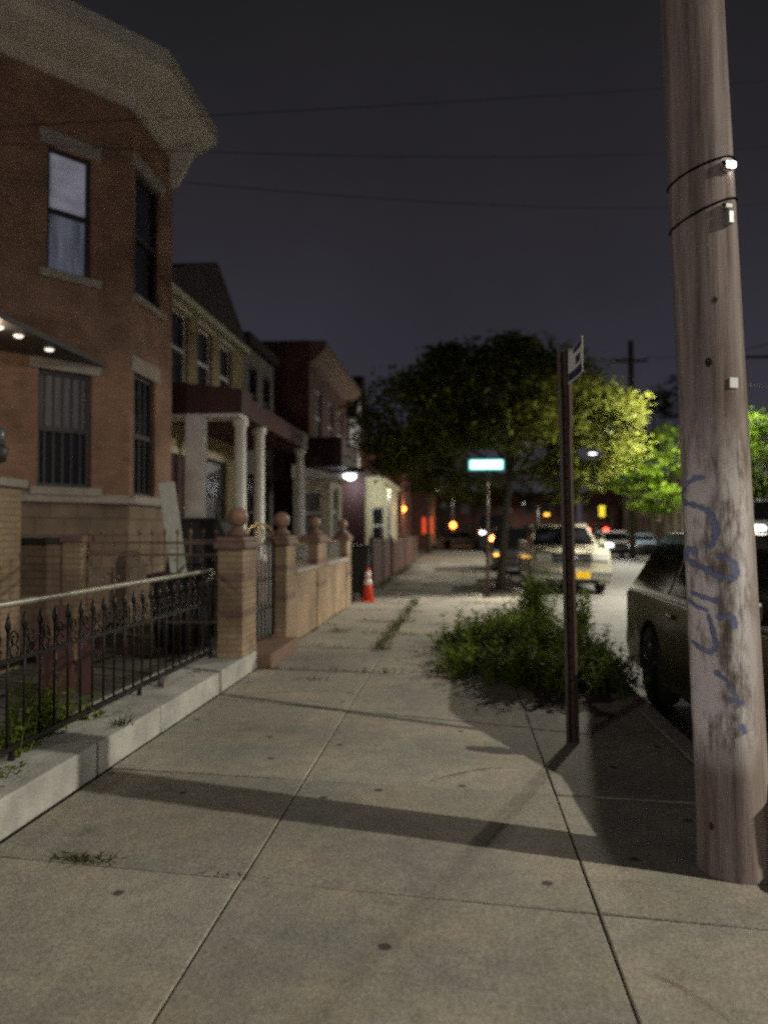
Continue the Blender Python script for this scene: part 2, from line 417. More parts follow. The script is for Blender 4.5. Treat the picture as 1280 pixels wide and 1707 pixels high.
LANES = [-2.2, -.935, .542, KERB - .006]
JY = [-6, -4.4, -2.9, -1.4, .2, 1.72, 3.28, 4.62, 6.42, 8.15, 9.75, 11.2, 12.75, 14.4, 16.1, 17.8, 19.5, 21.3, 23, 25, 27, 29, 31.5, 34, 37, 40, 44, 48, 53, 58, 64, 70, 78, 86, 95, 106, 117]
def jline(j, x):
    k = -.105 if JY[j] < 4 else -.085 if JY[j] < 6 else (-.30 if JY[j] < 7 else (-.10 if JY[j] < 15 else -.04))
    return JY[j] + k * (x + .935)
PIT = (6.9, 9.6)                         # the weedy bed beside the kerb
PIT2 = (17.9, 20.4)
flags = MB(); tones = []
rr = random.Random(5)
for j in range(len(JY) - 1):
    for i in range(3):
        g = .0045
        x0, x1 = LANES[i] + g, LANES[i + 1] - g
        c = [(x0, jline(j, x0) + g), (x1, jline(j, x1) + g), (x1, jline(j + 1, x1) - g), (x0, jline(j + 1, x0) - g)]
        if i == 2:
            lo, hi = c[0][1], c[3][1]
            skip = False
            for p in (PIT, PIT2):
                if lo >= p[0] - .6 and hi <= p[1] + .6: skip = True
            if skip: continue
        dz = [rr.uniform(-.007, .004) for _ in c]
        if JY[j] > 7: dz = [q * 2.2 for q in dz]
        if JY[j] < 3 and JY[j] > 1: dz = [q * .4 for q in dz]
        tones += [rr.uniform(-.13, .09)] * 8
        vs = [(p[0], p[1], h) for p, h in zip(c, dz)] + [(p[0], p[1], -.034) for p in c]
        flags.add(vs, [(0, 1, 2, 3), (0, 4, 5, 1), (1, 5, 6, 2), (2, 6, 7, 3), (3, 7, 4, 0)])
walk = setting(flags.build("sidewalk", MT["walk"], bevel=.006))
at = walk.data.attributes.new("tone", 'FLOAT', 'POINT')
for i_, q_ in enumerate(tones): at.data[i_].value = q_
# hairline cracks wandering over the slabs
ck = MB(); rr = random.Random(9)
for (x, y), a, n_ in (((-2.15, 7.0), -.25, 26), ((-.2, 4.55), 1.2, 12), ((.6, 2.75), -.9, 12), ((-.9, 9.0), .1, 18), ((.1, 10.6), .9, 20), ((-2.1, 11.9), .2, 26), ((-1.0, 14.0), -.3, 30)):
    p = Vector((x, y, .0045)); P = []
    for k in range(n_):
        P.append(p.copy()); a += rr.gauss(0, .22); a = max(-1.3, min(1.3, a)); p = p + Vector((math.cos(a), math.sin(a), 0)) * .06
    W = [rr.uniform(.0012, .0045) * (1 - abs(2 * k / n_ - 1) ** 3) + .0006 for k in range(n_)]
    vs = [q + Vector((0, s_ * w_, 0)) for q, w_ in zip(P, W) for s_ in (-1, 1)]
    ck.add(vs, [(2 * k, 2 * k + 1, 2 * k + 3, 2 * k + 2) for k in range(n_ - 1)])
setting(ck.build("pavement_cracks", MT["gap"]))

# bare soil in the two tree beds, gently heaped
def bed(name, x0, x1, y0, y1, h=.03):
    m = MB(); nx, ny = 10, 18
    vs = [(x0 + (x1 - x0) * i / nx, y0 + (y1 - y0) * j / ny, -.03 + h * random.random() + .05 * math.sin(math.pi * i / nx) * math.sin(math.pi * j / ny)) for j in range(ny + 1) for i in range(nx + 1)]
    m.add(vs, [(j * (nx + 1) + i, j * (nx + 1) + i + 1, (j + 1) * (nx + 1) + i + 1, (j + 1) * (nx + 1) + i) for j in range(ny) for i in range(nx)], True)
    return setting(m.build(name, MT["soil"]))
bed("tree_bed", .55, KERB - .01, 6.3, 9.7)
bed("tree_bed", .55, KERB - .01, 17.6, 21.2)
setting(MB().box(-30, -2.3, -8, 118, -.18, .1).build("yard_ground", MT["yard"]))

# ------------------------------------------------------------------ walls with openings, windows
def wall(mb, p0, p1, z0, z1, ops=(), depth=.14):
    p0, p1 = Vector((*p0, 0)), Vector((*p1, 0)); L = (p1 - p0).length; d = (p1 - p0) / L; n = Vector((d.y, -d.x, 0))
    ss = sorted({0, L, *[o[0] for o in ops], *[o[1] for o in ops]}); zs = sorted({z0, z1, *[o[2] for o in ops], *[o[3] for o in ops]})
    P = lambda s, z, k=0: p0 + d * s - n * k + Vector((0, 0, z))
    for a, b in zip(ss, ss[1:]):
        for c, e_ in zip(zs, zs[1:]):
            if any(o[0] - 1e-6 <= a and b <= o[1] + 1e-6 and o[2] - 1e-6 <= c and e_ <= o[3] + 1e-6 for o in ops): continue
            mb.add([P(a, c), P(b, c), P(b, e_), P(a, e_)], [(0, 1, 2, 3)])
    for a, b, c, e_ in [o[:4] for o in ops]:
        for q in ([(a, c), (b, c)], [(b, c), (b, e_)], [(b, e_), (a, e_)], [(a, e_), (a, c)]):
            mb.add([P(*q[0]), P(*q[1]), P(*q[1], depth), P(*q[0], depth)], [(0, 1, 2, 3)])
def window(parent, org, p0, p1, op, frame, pane, lower=None, depth=.14, sash=True, bars=0, name="window"):
    p0, p1 = Vector((*p0, 0)), Vector((*p1, 0)); d = (p1 - p0).normalized(); n = Vector((d.y, -d.x, 0))
    a, b, c, e_ = op; t = .055
    P = lambda s, z, k: p0 + d * s - n * k + Vector((0, 0, z))
    def bar(m, s0, s1, q0, q1, k, th=.06):
        m.obox(P((s0 + s1) / 2, (q0 + q1) / 2, k), d * (s1 - s0) / 2, n * th / 2, Vector((0, 0, (q1 - q0) / 2)))
    m = MB(); k = depth - .04
    bar(m, a + .002, a + t, c + .002, e_ - .002, k); bar(m, b - t, b - .002, c + .002, e_ - .002, k)
    bar(m, a + t, b - t, c + .002, c + t, k); bar(m, a + t, b - t, e_ - t, e_ - .002, k)
    mid = (c + e_) / 2
    if sash: bar(m, a + t, b - t, mid - .035, mid + .035, k + .004, .07)
    for i in range(bars):
        s = a + (b - a) * (i + 1) / (bars + 1); bar(m, s - .015, s + .015, c + t, e_ - t, k + .006, .03)
    f = m.build(name, frame, parent, org)
    def pn(q0, q1, mt, kk):
        MB().add([P(a + t * .5, q0, kk), P(b - t * .5, q0, kk), P(b - t * .5, q1, kk), P(a + t * .5, q1, kk)], [(0, 1, 2, 3)]).build("pane", mt, f, org)
    if sash:
        pn(mid, e_ - t * .5, pane, depth - .03); pn(c + t * .5, mid, lower or pane, depth - .018)
    else: pn(c + t * .5, e_ - t * .5, pane, depth - .02)
    return f
def lintel(mb, p0, p1, op, h=.22, out=.03, over=.12, sill=True):
    p0, p1 = Vector((*p0, 0)), Vector((*p1, 0)); d = (p1 - p0).normalized(); n = Vector((d.y, -d.x, 0))
    a, b, c, e_ = op
    for z0, z1, o in ([(e_, e_ + h, out)] + ([(c - .11, c, out + .05)] if sill else [])):
        mb.obox(p0 + d * (a + b) / 2 + n * (o / 2 - .02) + Vector((0, 0, (z0 + z1) / 2)), d * ((b - a) / 2 + over), n * (o / 2 + .02), Vector((0, 0, (z1 - z0) / 2 - .002)))

def trim(parent, org, m, p0, p1, op, h=.22, out=.03, over=.12, sill=True):
    b = MB(); lintel(b, p0, p1, op, h, out, over, False); b.build("lintel", MT[m], parent, org)
    if sill:
        b = MB(); lintel(b, p0, p1, op, h, out, over, True); b.v = b.v[8:]; b.f = [[i - 8 for i in f] for f in b.f[6:]]; b.sm = b.sm[6:]; b.build("sill", MT[m], parent, org)

# ------------------------------------------------------------------ the brick bay-fronted house at the left
h1 = thing("brick_house", "red brick row house with angled bay, deep pale cornice and lit upper window", "house", (-6, 11, 0))
o1 = (-6, 11, 0)
C1 = XY(215, 11.35); C2 = XY(285, 13.0)
C2 = (C1[0], C2[1])
dch = Vector((.613, .79)); dch.normalize()
C0 = (C1[0] - 2.3 * dch.x, C1[1] - 2.3 * dch.y)
C3 = (C0[0], C2[1] + 1.0)
CM = (C0[0], C0[1] - 3.2)
H1 = 7.95
def chamfer_op(u0, u1, v0, v1):
    s0, s1 = hit(u0, C0, dch), hit(u1, C0, dch); sm = (s0 + s1) / 2; x, y = C0[0] + dch.x * sm, C0[1] + dch.y * sm
    return (s0, s1, Z(v1, x, y), Z(v0, x, y))
wl = chamfer_op(62, 152, 618, 812); wu = chamfer_op(74, 149, 246, 455)
def front_op(u0, u1, v0, v1):
    y0, y1 = Yx(u0, C1[0]), Yx(u1, C1[0]); return (y0 - C1[1], y1 - C1[1], Z(v1, C1[0], (y0 + y1) / 2), Z(v0, C1[0], (y0 + y1) / 2))
fl = front_op(222, 258, 628, 828); fu = front_op(222, 264, 296, 505)
b = MB()
wall(b, C0, C1, 2.02, H1, [wl, wu]); wall(b, C1, C2, 2.02, H1, [fl, fu])
wall(b, C2, C3, 2.02, H1); wall(b, CM, C0, 2.02, H1); wall(b, C3, (-15, C3[1]), 0.1, H1)
wall(b, (-15, CM[1]), CM, .1, H1)
b.build("wall", MT["redbrick"], h1, o1)
b = MB()
for p, q in ((C0, C1), (C1, C2), (C2, C3), (CM, C0)):
    wall(b, p, q, .1, 1.9)
b.build("base_wall", MT["stonebase"], h1, o1)
def offset_ring(d):
    """bay outline pushed out by d, mitred"""
    n1 = Vector((dch.y, -dch.x)); n2 = Vector((1, 0)); v3 = (Vector(C3) - Vector(C2)).normalized(); n3 = Vector((v3.y, -v3.x))
    def mit(p, a, c):
        m = (a + c).normalized(); return Vector(p) + m * (d / m.dot(a))
    return [Vector(CM) + n2 * d, mit(C0, n2, n1), mit(C1, n1, n2), mit(C2, n2, n3), mit(C3, n3, n2)]
def band(mb, prof):
    rings = [offset_ring(d) for d, z in prof]; n = len(rings[0])
    vs = [(p.x, p.y, z) for (d, z), rg in zip(prof, rings) for p in rg]
    mb.add(vs, [(i * n + k, i * n + k + 1, (i + 1) * n + k + 1, (i + 1) * n + k) for i in range(len(prof) - 1) for k in range(n - 1)])
b = MB(); band(b, [(0.0, 1.9), (.07, 1.9), (.07, 1.98), (0.0, 2.02)]); b.build("water_table", MT["limestone"], h1, o1)
b = MB(); band(b, [(0.0, 7.80), (.05, 7.80), (.06, 7.92), (.12, 7.97), (.30, 8.02), (.52, 8.12), (.62, 8.24), (.66, 8.26), (.66, 8.52), (.60, 8.56), (-1.0, 8.7)])
b.build("cornice", MT["cornice"], h1, o1)
b = MB()
for y_ in (C2[1] - .16,):
    b.prism([(C1[0], y_, 7.35), (C1[0] + .12, y_, 7.38), (C1[0] + .42, y_, 7.98), (C1[0], y_, 7.98)], (0, .16, 0))
b.build("bracket", MT["cornice"], h1, o1)
for p_, q_, op, hh_ in ((C0, C1, wl, .26), (C0, C1, wu, .2), (C1, C2, fl, .24), (C1, C2, fu, .2)): trim(h1, o1, "limestone", p_, q_, op, hh_)
window(h1, o1, C0, C1, wu, MT["darkframe"], MT["blind"], MT["bluecurtain"])
window(h1, o1, C0, C1, wl, MT["darkframe"], MT["curtain"], MT["glass"], bars=5)
window(h1, o1, C1, C2, fl, MT["darkframe"], MT["glass"], bars=3)
window(h1, o1, C1, C2, fu, MT["darkframe"], MT["glass"])
MB().add([(C0[0], CM[1], 8.6), (C1[0], C1[1], 8.6), (C1[0], C2[1], 8.6), (C3[0], C3[1], 8.6), (-15, C3[1], 8.6), (-15, CM[1], 8.6)], [(0, 1, 2, 3, 4, 5)]).build("roof", MT["shingle"], h1, o1)
# entrance canopy; small glowing discs beneath stand in for reflected glints
cx = C0[0] + 1.2
yc1 = C0[1] + dch.y * (1.2 / dch.x) - .06
MBc = MB().prism([(C0[0], 6.6, 3.86), (cx, 6.6, 3.86), (cx, yc1, 3.86), (C0[0], C0[1] - .05, 3.86)], (0, 0, .07))
cano = MBc.build("canopy", MT["darkframe"], h1, o1)
for k, y_ in enumerate((8.35, 8.75, 9.45)):
    MB().lathe([(.001, 3.83), (.04, 3.835), (.06, 3.858)], (cx - .22, y_, 0), 12).build("canopy_glint", MT["canopy_glint"], cano, o1)
ld = bpy.data.lights.new("canopy_glint_light", 'POINT'); ld.energy = 9; ld.shadow_soft_size = .06; ld.color = (1, .75, .5)
lo = bpy.data.objects.new("canopy_glint_light", ld); COL.objects.link(lo); lo.parent = h1; lo.location = (cx - .22 + 6, 8.25 - 11, 3.72)
# stoop pier and lantern at the frame edge
px, py = XY(4, 7.7)
st = thing("stoop_pier", "tan brick stoop pier with a flat cap at the bay house entrance", "pier", (px - .12, py, .1))
MB().box(-.2, .2, -.2, .2, 0, 1.84).build("shaft", MT["tanbrick"], st)
MB().box(-.25, .25, -.25, .25, 1.84, 1.93).build("cap", MT["limestone"], st, bevel=.015)
ln = thing("pier_lantern", "dark lantern with frosted top standing on the tan stoop pier", "lantern", (px - .12, py, 2.03))
MB().lathe([(.09, 0), (.09, .03), (.03, .05), (.03, .14), (.13, .17), (.16, .30), (.12, .34)]).build("body", MT["darkframe"], ln)
MB().lathe([(.12, .34), (.13, .48), (.09, .52), (.001, .56)]).build("globe", MT["curtain"], ln)

# ------------------------------------------------------------------ front garden: low wall, railing, piers, gate
XW = -2.2
yP1a, yP1b = Yx(405, XW), Yx(428, XW)
yP2a, yP2b = Yx(478, XW), Yx(493, XW)
lw = MB(); y = -1.0
cuts = [-1.0, .6, 2.15, 3.42, 4.55, 5.55, 6.85, yP1b + .02]
for a, c in zip(cuts, cuts[1:]):
    lw.box(-2.78, XW + random.uniform(-.006, .004), a + .003, c - .003, 0.0, .2 + random.uniform(-.004, .004))
tag(lw.build("low_wall", MT["whitewash"], None, (XW, 3, 0), bevel=.012), "low whitewashed block wall along the pavement under the black railing", "wall")
XR = -2.52
rl = thing("iron_railing", "black iron railing with scrolls and bright top rail on the low white wall", "railing", (XR, 4, .2))
orr = (XR, 4, .2)
y0r, y1r = -.8, yP1a - .006
MB().tube([(XR, y0r, 1.08), (XR, y1r, 1.10)], .021, 10).build("top_rail", MT["rail"], rl, orr)
MB().box(XR - .012, XR + .012, y0r, y1r, .76, .785).build("middle_rail", MT["iron"], rl, orr)
MB().box(XR - .014, XR + .014, y0r, y1r, .262, .29).build("bottom_rail", MT["iron"], rl, orr)
pk = MB().tube([(0, 0, .29), (0, 0, .94)], .0085, 6)
pk.lathe([(.009, .93), (.02, .955), (.016, .985), (.002, 1.04)], (0, 0, 0), 6)
def scroll(m, s):
    pts = []
    for i in range(15):
        a = i / 14 * 2.6 * math.pi; r = .052 * (1 - .72 * i / 14)
        pts.append((0, s * (.062 - r * math.cos(a)), .885 + r * math.sin(a)))
    m.tube(pts, .0065, 5)
    pts = [(0, s * (.062 + .042 * math.cos(a)), .82 + .036 * math.sin(a)) for a in [i * .6 for i in range(11)]]
    m.tube(pts, .006, 5)
scr = MB(); scroll(scr, 1)
n = int((y1r - y0r) / .168)
p0 = s0 = None
for i in range(n + 1):
    y_ = y1r - .05 - i * .168
    if p0 is None:
        p0 = pk.build("picket", MT["iron"], rl, (0, 0, .2)); p0.location = (0, y_ - 4, 0)
        s0 = scr.build("scroll", MT["iron"], rl, (0, 0, .2)); s0.location = (0, y_ - 4 - .168, 0)
    else:
        copy_child(p0, rl, (0, y_ - 4, 0))
        if i < n: copy_child(s0, rl, (0, y_ - 4 - .168, 0))
lg = MB().box(-.014, .014, -.014, .014, 0, .065).build("foot", MT["iron"], rl); lg.location = (0, y1r - 4.03, 0)
for k in range(1, 5): copy_child(lg, rl, (0, y1r - 4.03 - k * 1.75, 0))

def pier(label, y0, y1, zb=0.0, x0=-2.46, x1=XW, zt=1.42, mt="tanbrick", ball=True, group=None, br=.108):
    cxp, cyp = (x0 + x1) / 2, (y0 + y1) / 2
    t = thing("brick_pier", label, "brick pier", (cxp, cyp, zb), 0, group); o = (cxp, cyp, zb)
    MB().box(x0, x1, y0, y1, zb, zt - .1).build("shaft", MT[mt], t, o)
    for z_ in (.62, 1.0):
        MB().box(x0 - .006, x1 + .006, y0 - .006, y1 + .006, z_, z_ + .07).build("dark_course", MT["redcap"], t, o)
    MB().box(x0 - .04, x1 + .04, y0 - .04, y1 + .04, zt - .1, zt - .03).box(x0 - .015, x1 + .015, y0 - .015, y1 + .015, zt - .03, zt + .02).build("cap", MT["redcap"], t, o, bevel=.012)
    if ball:
        MB().lathe([(.11, zt + .02), (.12, zt + .06), (.065, zt + .10), (.06, zt + .13)], (cxp, cyp, 0), 16).build("neck", MT["redcap"], t, o)
        MB().ball((cxp, cyp, zt + .12 + br), br, 18).build("ball", MT["terracotta"], t, o)
    return t
pier("tan brick pier with ball finial where the black railing ends", yP1a, yP1b, .2)
pier("tan brick pier with ball finial on the far side of the iron gate", yP2a, yP2b)
yE = Yx(585, XW)
yP3a, yP3b = Yx(530, XW), Yx(545, XW)
yP4a, yP4b = yE - .55, yE
gw = thing("garden_wall", "tan brick garden wall with pale coping beyond the iron gate", "wall", (XW - .12, yP2b, 0)); og = (XW - .12, yP2b, 0)
gb = MB(); gb.box(-2.45, XW - .02, yP2b, yP3a, 0, .92); gb.box(-2.45, XW - .02, yP3b, yP4a, 0, .92); gb.build("wall", MT["tanbrick"], gw, og)
gb = MB(); gb.box(-2.49, XW + .02, yP2b + .01, yP3a - .01, .92, .98); gb.box(-2.49, XW + .02, yP3b + .01, yP4a - .01, .92, .98); gb.build("coping", MT["limestone"], gw, og, bevel=.01)
pier("slim tan brick pier with ball finial midway along the brick garden wall", yP3a, yP3b, br=.10)
pier("tan brick pier with ball finial ending the garden wall beside the black bin", yP4a, yP4b, br=.10)
def iron_panel(label, y0, y1):
    t = thing("wall_railing", label, "railing", (XW - .14, (y0 + y1) / 2, .98)); o = (XW - .14, (y0 + y1) / 2, .98)
    m = MB(); m.box(-2.36, -2.33, y0, y1, 1.30, 1.325); m.box(-2.36, -2.33, y0, y1, 1.02, 1.04); m.build("frame", MT["brass"], t, o)
    k = max(3, int((y1 - y0) / .13)); pb = None
    for i in range(k):
        yy = y0 + (y1 - y0) * (i + .5) / k
        if pb is None:
            pb = MB().box(-.008, .008, -.008, .008, 0, .34).build("bar", MT["galv"], t); pb.location = (-2.345 - o[0], yy - o[1], 0)
        else: copy_child(pb, t, (-2.345 - o[0], yy - o[1], 0))
iron_panel("short iron railing panel on the garden wall next to the gate", yP2b + .02, yP3a - .02)
iron_panel("short iron railing panel on the garden wall between the slim and the end pier", yP3b + .02, yP4a - .02)

# iron gate with arched brass top
ya, yb = yP1b + .03, yP2a - .03
gt = thing("iron_gate", "black iron garden gate with bright arched top between two brick piers", "gate", (-2.36, (ya + yb) / 2, .15)); o = (-2.36, (ya + yb) / 2, .15)
fr = MB()
for yy in (ya, yb - .03): fr.box(-2.375, -2.345, yy, yy + .03, .18, 1.36)
for zz in (.2, .55, .9, 1.33): fr.box(-2.372, -2.348, ya + .03, yb - .03, zz, zz + .025)
fr.build("frame", MT["iron"], gt, o)
pb = None
k = 7
for i in range(k):
    yy = ya + (yb - ya) * (i + 1) / (k + 1)
    if pb is None: pb = MB().box(-.008, .008, -.008, .008, .06, 1.2).build("bar", MT["galv"], gt); pb.location = (0, yy - o[1], 0)
    else: copy_child(pb, gt, (0, yy - o[1], 0))
ym = (ya + yb) / 2; hw = (yb - ya) / 2
MB().tube([(-2.36, ym - hw * math.cos(a), 1.36 + .23 * math.sin(a)) for a in [math.pi * i / 16 for i in range(17)]], .018).build("arch", MT["brass"], gt, o)
MB().tube([(-2.36, ym - .16 * math.cos(a), 1.46 + .09 * math.sin(a)) for a in [2 * math.pi * i / 14 for i in range(15)]], .012).build("crest", MT["brass"], gt, o)
tag(MB().box(-2.62, XW + .16, yP1b + .03, yP2a + .02, 0, .15).build("gate_step", MT["brownstone"], None, (-2.4, ym, 0), bevel=.012), "brown stone step in front of the iron gate", "step")

# tan wall, post and inner fence across the yard
yT = XY(120, 8.5)[1]
xTp = XY(115, 8.5)[0]; xTq = XY(146, 8.5)[0]
yw = thing("yard_wall", "pale tan brick wall with dark cap across the yard at the far left", "wall", ((xTp - 1), yT, .1)); o = (xTp - 1, yT, .1)
MB().box(-6.4, xTp - .01, yT - .1, yT + .1, .1, 1.36).build("wall", MT["palebrick"], yw, o)
MB().box(-6.4, xTp - .01, yT - .13, yT + .13, 1.36, 1.43).build("cap", MT["darkframe"], yw, o, bevel=.01)
yp = thing("yard_pier", "narrow cream brick post where the yard wall meets the inner fence", "brick pier", ((xTp + xTq) / 2, yT, .1)); o = ((xTp + xTq) / 2, yT, .1)
MB().box(xTp, xTq, yT - .12, yT + .12, .1, 1.38).build("shaft", MT["tanbrick"], yp, o)
MB().box(xTp - .03, xTq + .03, yT - .15, yT + .15, 1.38, 1.45).build("cap", MT["redcap"], yp, o, bevel=.01)
xa, xb_ = xTq + .02, -2.6
yf = thing("yard_fence", "brown iron fence with pale scrolls running across the yard behind the railing", "fence", ((xa + xb_) / 2, yT, .1)); o = ((xa + xb_) / 2, yT, .1)
m = MB()
for zz in (1.36, 1.23, .5): m.box(xa, xb_, yT - .012, yT + .012, zz, zz + .028)
m.build("rail", MT["brownstone"], yf, o)
k = int((xb_ - xa) / .145); pb = sb = None
sc = MB()
for s_ in (1, -1):
    sc.tube([(s_ * (.045 - (.036 * (1 - .5 * i / 9)) * math.cos(i * .6)), 0, 1.0 + s_ * .12 + .036 * math.sin(i * .6)) for i in range(10)], .007, 5)
for i in range(k + 1):
    xx = xa + .02 + i * (xb_ - xa - .04) / k
    if pb is None:
        pb = MB().tube([(0, 0, .05), (0, 0, 1.36)], .009, 6).lathe([(.01, 1.36), (.026, 1.39), (.001, 1.43)], n=6).build("picket", MT["brownstone"], yf); pb.location = (xx - o[0], 0, 0)
        sb = sc.build("scroll", MT["galv"], yf); sb.location = (xx - o[0] + .07, 0, 0)
    else:
        copy_child(pb, yf, (xx - o[0], 0, 0))
        if i < k: copy_child(sb, yf, (xx - o[0] + .07, 0, 0))

# things standing in the yard
xq, yq = XY(278, 9.3)
tx, ty = XY(318, 9.0)
zt_ = Z(808, xq, yq)
ax_ = Vector((xq - tx, yq - ty, zt_ - .1)); L = ax_.length; ax_.normalize()
side = Vector((1, .25, 0)); side = (side - ax_ * side.dot(ax_)).normalized(); nn = ax_.cross(side)
tag(MB().obox(Vector((tx, ty, .1)) + ax_ * (L / 2 + .03), side * .095, nn * .018, ax_ * L / 2).build("leaning_plank", MT["plank"], None, (tx, ty, .1), bevel=.004), "weathered white plank leaning to the left in the yard behind the inner fence", "plank")
gx, gy = XY(342, 10.6)
gr = thing("covered_grill", "bulky shape under a black cover standing in the yard behind the brick pier", "grill", (gx, gy, .1))
MB().add([(sx_ * (.52 - .10 * k - .06 * (k > 1)), sy_ * (.34 - .05 * k), z_) for k, z_ in enumerate((.15, 1.3, 1.58)) for sx_, sy_ in ((-1, -1), (1, -1), (1, 1), (-1, 1))],
         [(0, 1, 2, 3), (0, 1, 5, 4), (1, 2, 6, 5), (2, 3, 7, 6), (3, 0, 4, 7), (4, 5, 9, 8), (5, 6, 10, 9), (6, 7, 11, 10), (7, 4, 8, 11), (8, 9, 10, 11)]).build("cover", MT["plastic"], gr, bevel=.06)
MB().box(-.40, .40, -.24, .24, 0, .2).build("stand", MT["iron"], gr)
MB().box(-.42, .42, -.345, -.325, 1.27, 1.29).build("trim", MT["chrome"], gr)

def wheelie_bin(label, x, y, rz=0.0, w_=.56, h_=.95, d_=.6):
    t = thing("trash_bin", label, "bin", (x, y, .1 if x < XW else 0), rz)
    a, c = w_ / 2, d_ / 2; k = .82
    MB().add([(-a * k, -c * k, .06), (a * k, -c * k, .06), (a * k, c * k, .06), (-a * k, c * k, .06), (-a, -c, h_), (a, -c, h_), (a, c, h_), (-a, c, h_)],
             [(0, 1, 2, 3), (0, 1, 5, 4), (1, 2, 6, 5), (2, 3, 7, 6), (3, 0, 4, 7), (4, 5, 6, 7)]).build("body", MT["plastic"], t, bevel=.025)
    MB().box(-a - .03, a + .03, -c - .04, c + .02, h_ + .003, h_ + .05).build("lid", MT["plastic"], t, bevel=.02)
    MB().tube([(-a * .8, c + .05, h_ - .03), (a * .8, c + .05, h_ - .03)], .016).build("handle", MT["plastic"], t)
    for s_ in (-1, 1):
        MB().lathe([(.001, -.03), (.09, -.03), (.09, .03), (.001, .03)], (s_ * a * .78, c * .8, .09), 14, 'x').build("wheel", MT["rubber"], t)
    return t
wx, wy = G(295, 1082, .15)
wheelie_bin("black wheeled bin standing in the yard close behind the black railing", wx - .05, wy + .35, .2, .66, .86, .62)
bx, by = G(175, 1160, .15)
bt = thing("stacked_boards", "reddish brown boards standing on end behind the black railing", "boards", (bx - .35, by + .3, .1))
pb = None
for i in range(3):
    m = MB().obox((0, 0, .33 + .05 * (i % 2)), (.07, 0, 0), (0, .014, 0), (.02 * (i - 2), 0, .33 + .05 * (i % 2))).build("board", MT["maroonfence"], bt)
    m.location = (-.32 + i * .16, .05 * (i % 3), 0)
sx1, sy1 = G(278, 1142, .2)
tag(MB().add([(random.uniform(.8, 1.15) * .07 * math.cos(a) * r, random.uniform(.8, 1.15) * .06 * math.sin(a) * r, z_) for z_, r in ((0, 1), (.04, 1.05), (.075, .5)) for a in [2 * math.pi * i / 9 for i in range(9)]],
              [(j * 9 + i, j * 9 + (i + 1) % 9, (j + 1) * 9 + (i + 1) % 9, (j + 1) * 9 + i) for j in range(2) for i in range(9)] + [tuple(range(18, 27))]).build("stone", MT["kerb"]), "small dark stone lying on the ledge of the low white wall", "stone")
bpy.data.objects["stone"].location = (sx1, sy1, .2)

# ------------------------------------------------------------------ the row of houses up the left side
def grid_ops(y0, y1, cols, rows):
    """openings: cols = [(centre, width)], rows = [(z0, z1)]"""
    return [(c - w_ / 2, c + w_ / 2, a, b_) for c, w_ in cols for a, b_ in rows]
def column(parent, org, x, y, z0, z1, r=.11, m="white", name="column"):
    MB().lathe([(r * 1.35, z0), (r * 1.35, z0 + .1), (r, z0 + .14), (r * .88, z1 - .16), (r * 1.25, z1 - .1), (r * 1.25, z1)], (x, y, 0), 14).build(name, MT[m], parent, org)

X2 = -5.45
yA, yB, yC = C2[1] + .75, Yx(405, X2), Yx(456, X2)
h2 = thing("yellow_house", "yellow house with steep dark front gable above a white columned porch", "house", (X2, (yA + yB) / 2, 0)); o2 = (X2, (yA + yB) / 2, 0)
L2 = yB - yA
ops2 = grid_ops(0, 0, [(1.25, .95), (2.75, .95), (4.25, .95)], [(4.35, 5.85)]) + [(.7, 1.65, 1.0, 3.0), (2.4, 4.4, 1.5, 3.1)]
ops2 = [o for o in ops2 if o[1] < L2 - .2]
b = MB(); wall(b, (X2, yA), (X2, yB), .1, 6.15, ops2); wall(b, (-14, yA), (X2, yA), .1, 6.15); b.build("wall", MT["yellowwall"], h2, o2)
for op in ops2:
    if op[2] > 1.05: window(h2, o2, (X2, yA), (X2, yB), op, MT["white"] if op[2] > 4 else MT["darkframe"], MT["glass"] if op[2] > 4 else MT["curtain"], MT["glass"] if op[2] > 4 else MT["curtain"])
dr = MB().box(X2 - .12, X2 - .06, yA + .7, yA + 1.65, 1.0, 3.0).build("door", MT["maroon"], h2, o2)
MB().ball((X2 - .04, yA + 1.52, 1.95), .03).build("handle", MT["brass"], dr, o2)
for op in ops2: trim(h2, o2, "cream", (X2, yA), (X2, yB), op, .12, .02, .08, op[2] > 1.05)
yR = Yx(352, X2); zR = Z(433, X2, yR)
b = MB(); b.prism([(X2 + .12, yA - .25, 6.15), (X2 + .12, yB + .1, 6.15), (X2 + .12, yR, zR)], (-8.5, 0, 0)); b.build("roof", MT["shingle"], h2, o2)
b = MB(); b.box(X2 - .1, X2 + .16, yA - .2, yB + .05, 6.0, 6.14); b.build("eave", MT["cream"], h2, o2)
XP = -4.0
yPa, yPb, yPc = C2[1] + .78, Yx(404, XP), Yx(505, XP)
pz = 3.62
# porch of the yellow house
b = MB(); b.prism([(X2 + .01, yPa, pz), (XP + .15, yPa, pz), (XP + .15, yPa, pz + .42), (X2 + .01, yPa, pz + .62)], (0, yPb + .06 - yPa, 0)); b.build("porch_roof", MT["maroon"], h2, o2)
MB().box(X2 + .02, XP + .10, yPa + .04, yPb + .02, pz - .06, pz - .003).build("porch_ceiling", MT["white"], h2, o2)
MB().box(X2 + .02, XP + .05, yPa, yPb, .1, .92).build("porch_floor", MT["palebrick"], h2, o2)
for u in (402,):
    yy = Yx(u, XP); column(h2, o2, XP, yy - .06, .92, pz - .06, .115)
MB().box(XP - .9, XP - .55, yPa + .02, yPa + .2, .92, pz - .06).build("porch_panel", MT["white"], h2, o2)
pr = MB()
for z_ in (1.15, 1.78): pr.box(XP - .02, XP + .02, yPa + .25, yPb - .25, z_, z_ + .04)
rr_ = pr.build("porch_railing", MT["white"], h2, o2)
